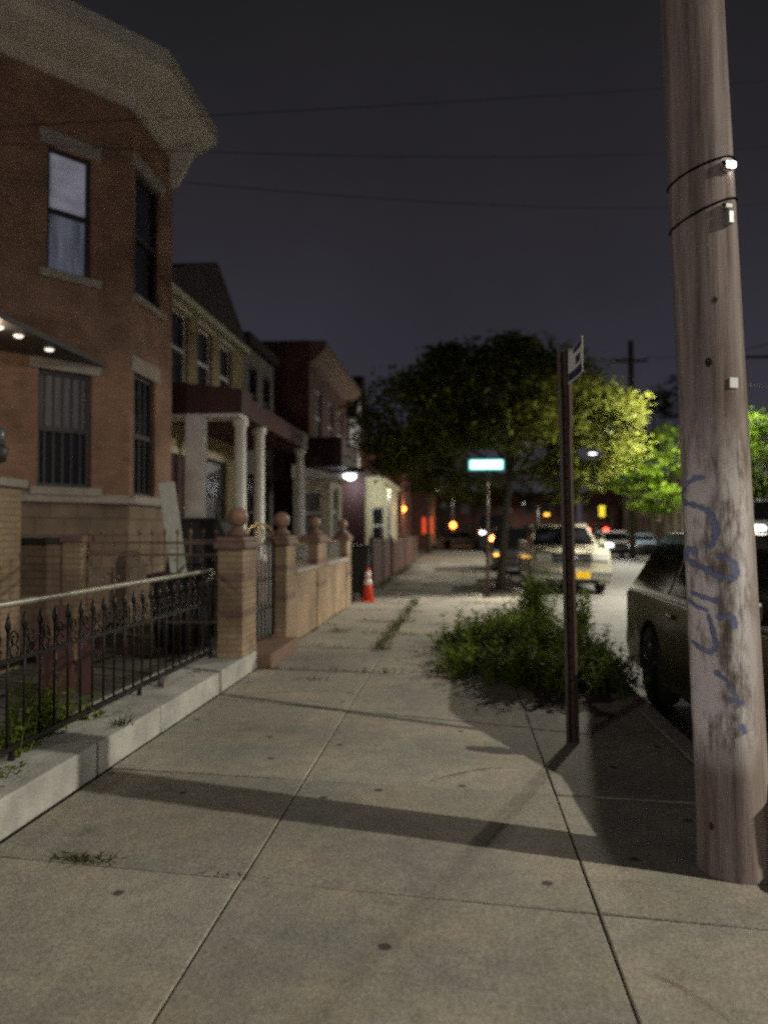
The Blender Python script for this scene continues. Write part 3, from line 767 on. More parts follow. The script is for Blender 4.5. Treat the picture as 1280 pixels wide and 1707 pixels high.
for i in range(10):
    yy = yPa + .35 + i * (yPb - yPa - .7) / 9
    MB().box(XP - .012, XP + .012, yy - .012, yy + .012, 1.19, 1.78).build("baluster", MT["white"], rr_, o2)
# grey house sharing the porch
h3 = thing("grey_house", "dim grey sided house between the yellow gabled house and the dark brick one", "house", (X2, (yB + yC) / 2, 0)); o3 = (X2, (yB + yC) / 2, 0)
zG = Z(566, X2, yB)
ops3 = [(.45, 1.3, 4.4, 5.9), (1.9, 2.75, 4.4, 5.9), (.5, 1.4, 1.0, 3.0), (1.8, 2.8, 1.5, 3.0)]
b = MB(); wall(b, (X2 - .02, yB + .12), (X2 - .02, yC), .1, zG, ops3); wall(b, (-14, yB + .12), (X2 - .02, yB + .12), .1, zG); b.build("wall", MT["greywall"], h3, o3)
for op in ops3: window(h3, o3, (X2 - .02, yB + .12), (X2 - .02, yC), op, MT["darkframe"], MT["glass"])
MB().box(-14, X2 + .14, yB + .13, yC, zG, zG + .28).build("roof", MT["shingle"], h3, o3)
b = MB(); b.prism([(X2, yPb + .1, pz - .03), (XP + .12, yPb + .1, pz - .03), (XP + .12, yPb + .1, pz + .36), (X2, yPb + .1, pz + .58)], (0, yPc - yPb - .1, 0)); b.build("porch_roof", MT["maroon"], h3, o3)
MB().box(X2 + .02, XP + .05, yPb + .1, yPc - .1, .1, .9).build("porch_floor", MT["darkbrick"], h3, o3)
for u in (432, 500):
    column(h3, o3, XP, Yx(u, XP), .9, pz - .03, .115)

# dark brick house with bracketed cornice
X4 = -4.55
yD, yE4 = Yx(515, X4), Yx(580, X4)
h4 = thing("dark_brick_house", "dark red brick flat-roofed house with cornice, blank side wall facing us", "house", (X4, (yD + yE4) / 2, 0)); o4 = (X4, (yD + yE4) / 2, 0)
zT = Z(570, X4, yD)
L4 = yE4 - yD
ops4 = grid_ops(0, 0, [(1.6, 1.1), (4.0, 1.1), (6.3, 1.1)], [(4.3, 6.1)]); ops4 = [o for o in ops4 if o[1] < L4 - .2]
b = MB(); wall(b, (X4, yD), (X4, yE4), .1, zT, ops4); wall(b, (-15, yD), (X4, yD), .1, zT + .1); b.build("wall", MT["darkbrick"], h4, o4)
for op in ops4: window(h4, o4, (X4, yD), (X4, yE4), op, MT["white"], MT["curtain"])
MB().prism([(X4, yD + .1, zT - .55), (X4 + .15, yD + .1, zT - .5), (X4 + .5, yD + .1, zT - .1), (X4 + .5, yD + .1, zT + .1), (X4 - 6, yD + .1, zT + .2), (X4 - 6, yD + .1, zT - .55)], (0, L4, 0)).build("cornice", MT["brownstone"], h4, o4)
XQ = -3.5
MB().box(X4 + .01, XQ, 22.9, 26.5, 3.45, 4.35).build("porch_hood", MT["maroon"], h4, o4)
# cream enclosed porch in front of it
yF0, yF1 = 19.6, 22.8
ep = thing("enclosed_porch", "small cream enclosed porch with sloping roof and a dim window", "porch", (XQ - .7, yF0, .1)); oe = (XQ - .7, yF0, .1)
b = MB(); opE = [(.4, 1.5, 1.35, 2.75)]
wall(b, (X4 + .02, yF0 + 1.2), (XQ, yF0 + 1.2), .1, 2.95, [(.25, .75, 1.4, 2.6)]); wall(b, (XQ, yF0 + 1.2), (XQ, yF1), .1, 2.95, opE); b.build("wall", MT["cream"], ep, oe)
window(ep, oe, (XQ, yF0 + 1.2), (XQ, yF1), opE[0], MT["white"], MT["curtain"])
window(ep, oe, (X4 + .02, yF0 + 1.2), (XQ, yF0 + 1.2), (.25, .75, 1.4, 2.6), MT["white"], MT["curtain"])
MB().prism([(X4 + .02, yF0 + 1.0, 2.95), (XQ + .25, yF0 + 1.0, 2.95), (XQ + .25, yF0 + 1.0, 3.03), (X4 + .02, yF0 + 1.0, 3.32)], (0, yF1 - yF0 - .8, 0)).build("roof", MT["white"], ep, oe)

# pale gabled house
X5 = -4.45
yH, yI = Yx(583, X5), Yx(606, X5)
h5 = thing("pale_gabled_house", "pale house with pointed dark roof beyond the dark brick house", "house", (X5, (yH + yI) / 2, 0)); o5 = (X5, (yH + yI) / 2, 0)
b = MB(); ops5 = [(1.0, 1.9, 4.0, 5.5), (3.4, 4.3, 4.0, 5.5), (1.2, 3.6, 1.2, 2.7)]; ops5 = [o for o in ops5 if o[1] < yI - yH - .1]
wall(b, (X5, yH), (X5, yI), .1, 6.2, ops5); wall(b, (-14, yH), (X5, yH), .1, 6.2)
ymid = (yH + yI) / 2; zap = Z(632, X5, ymid)
b.add([(X5, yH, 6.2), (X5, yI, 6.2), (X5, ymid, zap - .15)], [(0, 1, 2)]); b.build("wall", MT["palewall"], h5, o5)
for op in ops5: window(h5, o5, (X5, yH), (X5, yI), op, MT["white"], MT["glass"])
MB().prism([(X5 + .3, yH - .3, 6.1), (X5 + .3, ymid, zap), (X5 + .3, yI + .3, 6.1), (X5 + .3, yI + .3, 6.25), (X5 + .3, ymid, zap + .18), (X5 + .3, yH - .3, 6.25)], (-8, 0, 0)).build("roof", MT["shingle"], h5, o5)
# porch lamp under a hood, lit doorway
XL = -3.6
yl = Yx(583, XL)
lp = thing("porch_canopy", "small porch hood with a bright white lamp under it and a glowing doorway pane", "canopy", (XL - .5, yl, 0)); ol = (XL - .5, yl, 0)
zl = Z(797, XL, yl)
MB().box(X5 + .02, XL + .6, yl - .9, yl + 1.0, zl + .12, zl + .3).build("hood", MT["maroon"], lp, ol)
lamp = MB().lathe([(.001, zl - .07), (.17, zl + .0), (.22, zl + .11)], (XL, yl, 0), 14).build("lamp", MT["white_lamp_and_glint"], lp, ol)
ld = bpy.data.lights.new("porch_light", 'POINT'); ld.energy = 25; ld.shadow_soft_size = .1; ld.color = (.9, .95, 1)
lo = bpy.data.objects.new("porch_light", ld); COL.objects.link(lo); lo.parent = lp; lo.location = (.5, 0, zl - .2)
yy = yl + .5
MB().box(X5 + .03, XL - .42, yl + .72, yl + .78, Z(834, XL - .4, yy), Z(816, XL - .4, yy)).build("lit_pane", MT["lit_window"], lp, ol)
MB().box(X5 + .02, XL + .4, yl + .8, yl + .95, .1, zl + .1).build("back_wall", MT["maroon"], lp, ol)

# bright cream front further up
XK = -3.55
yK0, yK1 = Yx(634, XK), Yx(662, XK)
xk0 = XY(609, dep(XK, yK0))[0]
h6 = thing("cream_house_front", "brightly lit cream house front with white door surround and pilasters", "house", (XK, yK0, 0)); o6 = (XK, yK0, 0)
zk = Z(802, XK, yK0)
b = MB(); opk = [(.25, .85, .9, 2.6)]
wall(b, (xk0, yK0), (XK, yK0), .1, zk, opk); wall(b, (XK, yK0), (XK, yK1), .1, zk, [(1.2, 2.4, 1.0, 2.8), (3.6, 4.8, 1.0, 2.8)]); b.build("wall", MT["cream"], h6, o6)
window(h6, o6, (xk0, yK0), (XK, yK0), opk[0], MT["white"], MT["glass"])
for op in ((1.2, 2.4, 1.0, 2.8), (3.6, 4.8, 1.0, 2.8)): window(h6, o6, (XK, yK0), (XK, yK1), op, MT["white"], MT["curtain"])
for q in (.15, .95):
    MB().box(xk0 + q - .06, xk0 + q + .06, yK0 - .06, yK0 - .003, .1, zk - .2).build("pilaster", MT["cream"], h6, o6)
MB().box(xk0 - .2, XK + .15, yK0 - .12, yK1, zk, zk + .22).build("parapet", MT["cream"], h6, o6)
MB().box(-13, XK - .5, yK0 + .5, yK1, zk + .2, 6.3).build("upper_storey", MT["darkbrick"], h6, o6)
b = MB(); b.box(-13, -4.4, yI + .4, yK0 - .3, .1, 6.4)
tag(b.build("brick_row_house", MT["darkbrick"], None, (-4.4, yI + 2, 0)), "plain dark row house wall squeezed between pale gabled and cream house", "house")
wl_ = thing("fill_lamp", "fill lamp on a post, added to brighten the cream house front", "lamp", (XK + .55, yK0 - 1.6, 0))  # added lamp, only there to brighten the cream front
MB().tube([(0, 0, 0), (0, 0, 3.3)], .035).build("post", MT["iron"], wl_)
MB().lathe([(.001, 3.22), (.09, 3.24), (.13, 3.36), (.001, 3.42)], n=12).build("shade", MT["cream"], wl_)
ld = bpy.data.lights.new("front_fill_light", 'POINT'); ld.energy = 130; ld.shadow_soft_size = .08; ld.color = (1, 1, .8)
lo = bpy.data.objects.new("front_fill_light", ld); COL.objects.link(lo); lo.parent = wl_; lo.location = (0, -.1, 3.12)
# wall lamp, warm
xo, yo = XY(672, 46)
wlp = thing("wall_lantern", "glowing orange lantern on a bracket by the cream house front", "lantern", (xo, yo, 0)); zo = Z(848, xo, yo)
MB().ball((0, 0, zo), .15, 12).build("globe", MT["orange_lamp"], wlp)
MB().tube([(0, 0, zo - .16), (0, 0, zo - .3), (-.3, .15, zo - .3), (-.75, .15, zo - .3)], .025).build("bracket", MT["iron"], wlp)
ld = bpy.data.lights.new("lantern_light", 'POINT'); ld.energy = 90; ld.shadow_soft_size = .15; ld.color = (1, .5, .2)
lo = bpy.data.objects.new("lantern_light", ld); COL.objects.link(lo); lo.parent = wlp; lo.location = (.35, -.45, zo)
# further row houses on the left
XM = -3.3
ym0 = yK1 + .2
def row_house(name, label, x, y0, y1, z, mt, red=False, side=1):
    t = thing(name, label, "house", (x, (y0 + y1) / 2, 0)); o = (x, (y0 + y1) / 2, 0)
    L = y1 - y0; k = max(2, int(L / 2.4)); ops = [(L * (i + .5) / k - .5, L * (i + .5) / k + .5, a, c) for i in range(k) for a, c in ((1.3, 2.9), (4.2, 5.8)) if c < z - .3]
    p, q = ((x, y0), (x, y1)) if side > 0 else ((x, y1), (x, y0))
    b = MB(); wall(b, p, q, .0, z, ops)
    if side > 0: wall(b, (x - 9, y0), (x, y0), 0, z)
    else: wall(b, (x, y0), (x + 9, y0), 0, z)
    b.build("wall", MT[mt], t, o)
    for i, op in enumerate(ops): window(t, o, p, q, op, MT["darkframe"], MT["curtain"] if i % 3 == 0 else MT["glass"])
    s = -9 if side > 0 else 9
    MB().box(min(x + .25 * side, x + s), max(x + .25 * side, x + s), y0 - .05, y1 - .02, z, z + .3).build("roof", MT["shingle"], t, o)
    return t, o
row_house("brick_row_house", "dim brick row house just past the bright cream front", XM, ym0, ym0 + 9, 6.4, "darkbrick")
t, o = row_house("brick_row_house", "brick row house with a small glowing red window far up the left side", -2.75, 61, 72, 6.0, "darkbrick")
xr, yr = XY(712, 60.6)
MB().box(xr - .42, xr + .42, 60.90, 60.97, Z(889, xr, yr), Z(862, xr, yr)).build("red_window", MT["red_window"], t, o)
row_house("grey_row_house", "grey row house far up the left side before the street end", -2.9, 74, 96, 6.6, "greywall")

# building closing the street end, with lit lamps on it
eb = thing("corner_building", "long dark two-storey building closing the far end of the street", "building", (2, 121, 0)); oe = (2, 121, 0)
b = MB(); opb = [(3 + 3.2 * i, 4.5 + 3.2 * i, a, c) for i in range(12) for a, c in ((.8, 2.7), (4.2, 5.8))]
wall(b, (-22, 121), (18, 121), -.1, 7.2, opb); b.build("wall", MT["darkbrick"], eb, oe)
for i, op in enumerate(opb): window(eb, oe, (-22, 121), (18, 121), op, MT["darkframe"], MT["curtain"] if i % 4 == 1 else MT["glass"], sash=False)
MB().box(-22.3, 18.3, 120.7, 128, 7.2, 7.6).build("roof", MT["shingle"], eb, oe)
xo, yo = XY(755, 88)
t = thing("entrance_lamp", "big orange lamp on a short post at the far end of the pavement", "lamp", (xo, yo, 0)); zo = Z(875, xo, yo)
MB().tube([(0, 0, 0), (0, 0, zo - .3)], .06).build("post", MT["iron"], t)
MB().ball((0, 0, zo), .32, 14).build("globe", MT["orange_lamp"], t)
ld = bpy.data.lights.new("lamp_light", 'POINT'); ld.energy = 260; ld.shadow_soft_size = .3; ld.color = (1, .45, .15)
lo = bpy.data.objects.new("lamp_light", ld); COL.objects.link(lo); lo.parent = t; lo.location = (0, -.7, zo)

# maroon board fences past the garden wall, bins, cone
yS = Yx(618, XW); yT2 = Yx(652, XW); yU = Yx(690, XW)
def board_fence(label, y0, y1, z=1.15, x=XW):
    t = thing("board_fence", label, "fence", (x, (y0 + y1) / 2, 0)); o = (x, (y0 + y1) / 2, 0)
    b = MB(); y = y0; rr = random.Random(int(y0 * 10))
    while y < y1 - .1:
        b.box(x - .02, x + .02, y, min(y + .14, y1), .06, z + rr.uniform(-.02, .02)); y += .152
    b.build("board_panel", MT["maroonfence"], t, o)
    b = MB(); b.box(x - .05, x + .03, y0, y1, z + .03, z + .08); b.build("top_rail", MT["redcap"], t, o)
    for yy in (y0 - .06, (y0 + y1) / 2, y1 + .06): MB().box(x - .06, x + .05, yy - .05, yy + .05, 0, z + .16).build("post", MT["maroon"], t, o)
board_fence("low maroon board fence starting behind the traffic cone", yS + .2, yT2 - .4, 1.2)
board_fence("low maroon board fence with a pale rail, reaching to the distant brick pier", yT2 + .3, yU - .6, 1.12)
pier("distant square brick pier ending the maroon fence", Yx(690, XW), Yx(690, XW) + .5, 0, -2.75, XW + .1, 1.25, "tanbrick", False)
bx, by = XY(592, 16.9)
wheelie_bin("tall black wheeled bin between the garden wall and the maroon fence", bx, by, .1, .62, 1.05, .7)
bx, by = XY(606, 18.2)
t = thing("grey_bin", "narrow grey bin with pale side just behind the traffic cone", "bin", (bx, by, 0))
MB().box(-.14, .14, -.2, .2, .02, .98).build("body", MT["plastic"], t, bevel=.02)
MB().box(-.11, .11, -.212, -.203, .45, .95).build("front_panel", MT["galv"], t)
cx_, cy_ = G(613, 1002)
t = thing("traffic_cone", "orange traffic cone with two white reflective bands by the garden wall end", "cone", (cx_, cy_, 0))
MB().box(-.17, .17, -.17, .17, 0, .035).build("base", MT["orange"], t, bevel=.01)
cone_r = lambda z_: .128 - (.128 - .042) * z_ / .71
MB().lathe([(cone_r(.035), .035), (cone_r(.71), .71), (.001, .712)], n=24).build("body", MT["orange"], t)
for a, c in ((.36, .48), (.51, .64)):
    MB().lathe([(cone_r(a) + .004, a), (cone_r(c) + .004, c)], n=24).build("band", MT["collar"], t)

# ------------------------------------------------------------------ far side of the road
for i, (nm, lb, y0, y1, z, mt) in enumerate((
    ("brick_row_house", "dim house across the road with its gable seen right of the utility pole", 33, 42, 6.4, "darkbrick"),
    ("pale_storefront", "lit beige flat-fronted building across the road behind the white oncoming car", 62, 84, 6.2, "cream"),
    ("grey_row_house", "grey house across the road hidden mostly by the bright green tree", 44, 59, 7.0, "greywall"),
    ("brick_row_house", "distant brick house across the road near the yellow signal", 87, 112, 6.6, "darkbrick"))):
    t, o = row_house(nm, lb, FARK + 4.2, y0, y1, z, mt, side=-1)
    if i == 0:
        MB().prism([(FARK + 4.0, y0 - .3, z + .3), (FARK + 4.0, y1 + .3, z + .3), (FARK + 4.0, (y0 + y1) / 2, z + 2.9)], (9, 0, 0)).build("gable_roof", MT["shingle"], t, o)

# ------------------------------------------------------------------ trees
def leaves(m, blobs, size, rnd, avoid=None, flat=.35):
    for c, rad, ncl, nlf in blobs:
        c = Vector(c)
        for _ in range(ncl):
            while True:
                d = Vector((rnd.uniform(-1, 1), rnd.uniform(-1, 1), rnd.uniform(-1, 1)))
                if .25 < d.length < 1: break
            d = d.normalized() * d.length ** .35
            cc = c + Vector((d.x * rad[0], d.y * rad[1], d.z * rad[2]))
            sp = rnd.uniform(.18, .42) * (min(rad) ** .5)
            for _ in range(nlf):
                p = cc + Vector([max(-1.7, min(1.7, rnd.gauss(0, 1))) * sp * q for q in (1, 1, .55)])
                if avoid and avoid(p): continue
                s = size * rnd.uniform(.6, 1.35)
                a = Vector((rnd.gauss(0, 1), rnd.gauss(0, 1), rnd.gauss(0, flat))).normalized()
                b = a.cross(Vector((rnd.gauss(0, .6), rnd.gauss(0, .6), 1))).normalized()
                m.add([p - a * s, p + b * s * .45, p + a * s, p - b * s * .45], [(0, 1, 2, 3)])
def limb(m, p, q, r0, r1, rnd, n=5, wob=.08):
    p, q = Vector(p), Vector(q); L = (q - p).length
    pts = [p.lerp(q, i / n) + (Vector((rnd.uniform(-1, 1), rnd.uniform(-1, 1), rnd.uniform(-.5, .5))) * wob * L * (0 if i in (0, n) else 1) * .5) for i in range(n + 1)]
    m.tube(pts, [r0 + (r1 - r0) * i / n for i in range(n + 1)], 9)
def tree(label, base, trunk_top, blobs, leaf, size, seed, r=.14, avoid=None, name="street_tree", group=None):
    rnd = random.Random(seed)
    t = thing(name, label, "tree", base, 0, group)
    m = MB(); bx_ = Vector(base); tt = Vector(trunk_top) - bx_
    m.tube([(0, 0, -.05), (tt.x * .15, tt.y * .15, tt.z * .25), (tt.x * .55, tt.y * .55, tt.z * .65), tuple(tt)], [r * 1.35, r, r * .9, r * .75], 12)
    for c, rad, ncl, nlf in blobs:
        c = Vector(c) - bx_
        limb(m, tt * rnd.uniform(.85, 1.0), c + Vector((0, 0, -rad[2] * .2)), r * .55, r * .12, rnd)
        for _ in range(4):
            d = Vector((rnd.uniform(-1, 1) * rad[0], rnd.uniform(-1, 1) * rad[1], rnd.uniform(-.3, .9) * rad[2]))
            limb(m, c * .7 + tt * .3, c + d * .8, r * .25, r * .06, rnd)
    m.build("trunk", MT["bark"], t)
    m = MB(); leaves(m, [((Vector(c) - bx_), rad, ncl, nlf) for c, rad, ncl, nlf in blobs], size, rnd, (lambda p: avoid(p + bx_)) if avoid else None)
    m.build("crown", MT[leaf], t)
    return t
def pt(u, v, d):
    x, y = XY(u, d); return (x, y, Z(v, x, y))
def near_px(u, v, ru, rv):
    def f(p):
        d = dep(p.x, p.y); uu = 640 + F * (p.x * cs + p.y * sn) / d; vv = 885 - (p.z - EYE) * F / d
        return ((uu - u) / ru) ** 2 + ((vv - v) / rv) ** 2 < 1
    return f
gapA = near_px(984, 756, 22, 11); gapB = near_px(809, 773, 52, 26)
tb = G(834, 985)
gap = lambda p: gapA(p) or (gapB(p) and dep(p.x, p.y) < 21.5)
tree("broad dark street tree by the kerb with its right flank lit yellow green", (tb[0], tb[1], -.02), pt(852, 775, 19.3), [
    (pt(690, 700, 20.0), (1.35, 1.5, 1.15), 130, 43), (pt(765, 650, 20.4), (1.25, 1.5, 1.05), 130, 43),
    (pt(850, 640, 20.4), (1.3, 1.7, 1.15), 140, 43), (pt(930, 670, 20.0), (1.15, 1.6, 1.05), 130, 43),
    (pt(1000, 715, 19.8), (.85, 1.4, 1.05), 120, 43), (pt(660, 752, 19.4), (.75, 1.0, .5), 55, 40),
    (pt(870, 735, 19.2), (1.6, 1.6, .8), 100, 43), (pt(770, 735, 20.6), (1.4, 1.4, .85), 100, 43),
    (pt(740, 590, 20.6), (.45, .6, .25), 25, 36), (pt(862, 575, 20.8), (.5, .6, .3), 30, 36),
    (pt(950, 795, 19.3), (.75, .9, .55), 45, 40), (pt(760, 800, 21.0), (1.1, 1.0, .45), 50, 40)], "leaf_dark", .088, 3, .105, gap)
p_ = XY(1085, 41)
tree("bright green tree across the road lit by the added hidden lamp behind the pole", (p_[0] + .5, p_[1], 0), pt(1090, 790, 41), [
    (pt(1090, 765, 41), (1.9, 1.8, 1.5), 60, 20), (pt(1060, 800, 40), (1.3, 1.4, .8), 26, 18), (pt(1092, 832, 39.5), (1.3, 1.2, .7), 36, 20), (pt(1040, 770, 42), (1.5, 1.5, 1.3), 40, 20), (pt(1150, 745, 42), (1.9, 1.8, 1.6), 46, 20)], "leaf_lit", .17, 5, .2)
p_ = XY(1262, 33)
tree("green tree across the road showing just right of the utility pole", (p_[0], p_[1], 0), pt(1262, 830, 33), [
    (pt(1250, 750, 33), (1.3, 1.3, 1.3), 44, 20), (pt(1290, 770, 32.5), (1.6, 1.5, 1.5), 40, 20), (pt(1240, 815, 33), (1.1, 1.1, .6), 20, 18), (pt(1275, 838, 32.5), (.9, 1.0, .5), 20, 18), (pt(1290, 715, 33.5), (1.5, 1.4, 1.0), 30, 20)], "leaf_lit", .15, 8, .18)
p_ = XY(1092, 72)
tree("tall dark tree silhouetted behind the bright green tree", (p_[0], p_[1], 0), pt(1092, 780, 72), [
    (pt(1092, 690, 72), (2.0, 2.0, 2.4), 40, 18), (pt(1118, 660, 73), (1.6, 1.6, 1.8), 26, 18), (pt(1060, 740, 72), (2.3, 2.0, 1.8), 34, 18)], "leaf_dark", .24, 12, .3)
p_ = XY(700, 52)
tree("dark slender tree in front of the far left houses, beyond the cream front", (p_[0] + .6, p_[1], 0), pt(712, 840, 52), [
    (pt(705, 790, 52), (1.6, 1.6, 1.2), 34, 18), (pt(740, 775, 53), (1.6, 1.6, 1.2), 30, 18)], "leaf_dark", .2, 15, .16)
p_ = XY(790, 72)
tree("dark distant kerb tree behind the street name sign", (p_[0], p_[1], 0), pt(790, 850, 72), [
    (pt(790, 815, 72), (2.4, 2.4, 1.7), 40, 18), (pt(850, 822, 74), (2.2, 2.4, 1.3), 34, 18)], "leaf_dark", .26, 17, .18)
# weeds
def blade(m, p, h, lean, wd, rnd, n=4):
    a = rnd.uniform(0, 6.28); d = Vector((math.cos(a), math.sin(a), 0)); s = Vector((-d.y, d.x, 0)); p = Vector(p)
    pts = []
    for i in range(n + 1):
        t = i / n; pts.append((p + d * lean * t * t + Vector((0, 0, h * (t - .25 * t * t * lean / max(h, .01)))), wd * (1 - t) ** .7))
    vs = [q - s * w_ for q, w_ in pts] + [q + s * w_ for q, w_ in pts]
    m.add(vs, [(i, i + 1, i + n + 2, i + n + 1) for i in range(n)])
def leafy(m, p, h, nl, size, rnd, lean=(0, 0), spread=.5):
    p = Vector(p); top = p + Vector((lean[0], lean[1], h))
    m.tube([p, p.lerp(top, .5) + Vector((rnd.uniform(-.02, .02), rnd.uniform(-.02, .02), 0)), top], [.006, .005, .002], 5, False)
    for i in range(nl):
        t = rnd.uniform(.12, 1.0); q = p.lerp(top, t); a = rnd.uniform(0, 6.28); L = size * rnd.uniform(.6, 1.3) * (1.25 - .6 * t)
        d = Vector((math.cos(a), math.sin(a), rnd.uniform(-.1, .7))).normalized(); s = d.cross(Vector((0, 0, 1))).normalized()
        q = q + d * spread * rnd.random() * L
        m.add([q, q + d * L * .5 + s * L * .28 + Vector((0, 0, .01)), q + d * L, q + d * L * .5 - s * L * .28], [(0, 1, 2, 3)])
rnd = random.Random(21)
wm = MB()
wc = [(845, 1095, .55, 60), (800, 1085, .45, 45), (905, 1110, .55, 60), (960, 1120, .5, 50), (1000, 1135, .35, 34), (870, 1140, .4, 46), (780, 1120, .3, 28), (930, 1145, .35, 36), (880, 1060, .6, 46), (1010, 1150, .24, 20), (760, 1080, .2, 10)]
for u, v, h, k in wc:
    gx_, gy_ = G(u, v)
    for _ in range(int(k * 2.6)):
        q = (gx_ + rnd.gauss(0, .15), gy_ + .18 + rnd.gauss(0, .22), 0)
        if rnd.random() < .75: leafy(wm, q, h * rnd.uniform(.45, 1.1), rnd.randint(14, 26), .078, rnd, (rnd.gauss(0, .1), rnd.gauss(0, .1)))
        else:
            for _ in range(9): blade(wm, (q[0] + rnd.gauss(0, .03), q[1] + rnd.gauss(0, .03), 0), h * rnd.uniform(.4, .95), rnd.uniform(.1, .35), .007, rnd)
o = wm.build("weeds", MT["weed"], None, (.8, 8, 0)); setting(o, 'stuff'); tag(o, "overgrown patch of green weeds in the kerbside bed beside the brown sign post", "weeds")
def tall_weed(label, u, v, vtop, k, seed):
    r_ = random.Random(seed); gx_, gy_ = G(u, v); h = Z(vtop, gx_, gy_)
    m = MB()
    for _ in range(k): leafy(m, (gx_ + r_.gauss(0, .06), gy_ + r_.gauss(0, .06), 0), h * r_.uniform(.72, 1.0), 34, .12, r_, (r_.gauss(0, .1), r_.gauss(0, .1)))
    tag(m.build("tall_weed", MT["weed"], None, (gx_, gy_, 0)), label, "plant")
tall_weed("tall leafy weed rising above the patch left of the sign post", 893, 1062, 948, 20, 4)
tall_weed("shorter leafy weed beside the road edge, right of the sign post", 965, 1068, 985, 14, 5)
# grass in the joints and along the edges
gm = MB()
def tuft(u, v, n_, h, sx_=.06, sy_=.06, z=0.0):
    gx_, gy_ = G(u, v, z)
    for _ in range(n_): blade(gm, (gx_ + rnd.gauss(0, sx_), gy_ + rnd.gauss(0, sy_), z - .01), h * rnd.uniform(.5, 1.2), rnd.uniform(.02, .1), .004 + .0004 * gy_, rnd, 3)
for i in range(26):
    t = i / 25; tuft(632 + 62 * t + rnd.uniform(-4, 4), 1080 - 80 * t, 22, .09, .05, .12)
for j in range(9, 20):
    for _ in range(7):
        x_ = rnd.choice([rnd.uniform(-2.15, -1.2), rnd.uniform(-1.1, -.7), rnd.uniform(.1, .6)]); y_ = jline(j, x_)
        for _ in range(12): blade(gm, (x_ + rnd.gauss(0, .07), y_ + rnd.gauss(0, .02), 0), rnd.uniform(.02, .09), rnd.uniform(.01, .06), .006, rnd, 3)
tuft(150, 1424, 80, .045, .07, .025); tuft(128, 1424, 30, .03, .05, .02); tuft(375, 1450, 40, .02, .06, .012)
tuft(205, 1206, 40, .08, .03, .04, .2); tuft(330, 1118, 40, .04, .05, .1, .2)
for u, v in ((530, 1075), (545, 1040), (562, 1048), (600, 1015), (625, 1016), (520, 1130), (740, 1128), (745, 1085), (735, 1040), (760, 1010), (820, 1005)): tuft(u, v, 24, .05, .12, .05)
for i in range(30):
    y_ = Yx(625, XW) + i * .45; 
    for _ in range(10): blade(gm, (XW + .12 + rnd.gauss(0, .08), y_ + rnd.uniform(-.2, .2), 0), rnd.uniform(.06, .2), .06, .012, rnd, 3)
o = gm.build("grass", MT["grass"], None, (-.9, 10, 0)); setting(o, 'stuff'); tag(o, "grass tufts growing in the pavement joints and along the wall foot", "grass")
ym_ = MB()
for u, v, h, k in ((75, 1230, .5, 26), (105, 1215, .35, 18), (40, 1255, .3, 20), (15, 1300, .2, 18), (150, 1200, .2, 14), (180, 1195, .12, 10)):
    gx_, gy_ = G(u, v, .18)
    for _ in range(k): leafy(ym_, (gx_ + rnd.gauss(0, .07) - .08, gy_ + rnd.gauss(0, .1), .1), h * rnd.uniform(.5, 1.1), 12, .06, rnd, (rnd.gauss(.02, .05), rnd.gauss(0, .06)))
o = ym_.build("yard_weeds", MT["weed"], None, (-2.7, 4.5, .1)); setting(o, 'stuff'); tag(o, "weeds sprouting through the black railing above the white ledge", "weeds")

# ------------------------------------------------------------------ vehicles (front at -y, wheels on local z = 0)
def paint(name, col, rough=.3, metal=0.0):
    m = mat(name, col, rough, .08, 3, metal=metal); b = m.node_tree.nodes["Principled BSDF"]
    b.inputs["Coat Weight"].default_value = .6; b.inputs["Coat Roughness"].default_value = .08
    return m
def extrude_x(mb, outline, hw_of, inset=.035, smooth=False):
    """side outline (y,z) swept across the width; hw_of(z) gives half width; edges rounded by an inset outer slice"""
    n = len(outline); cy = sum(p[0] for p in outline) / n; cz = sum(p[1] for p in outline) / n
    def inner(p):
        d = Vector((p[0] - cy, p[1] - cz)); L = d.length or 1
        return (p[0] - d.x / L * inset, p[1] - d.y / L * inset)
    ins = [inner(p) for p in outline]
    sl = [(-1, ins, 0), (-1, outline, inset), (1, outline, inset), (1, ins, 0)]
    vs = []
    for sg, ol, dx in sl:
        vs += [(sg * (hw_of(p[1]) - dx), p[0], p[1]) for p in ol]
    fs = [(j * n + i, j * n + (i + 1) % n, (j + 1) * n + (i + 1) % n, (j + 1) * n + i) for j in range(3) for i in range(n)]
    fs += [tuple(range(n)), tuple(range(4 * n - 1, 3 * n - 1, -1))]
    mb.add(vs, fs, smooth)
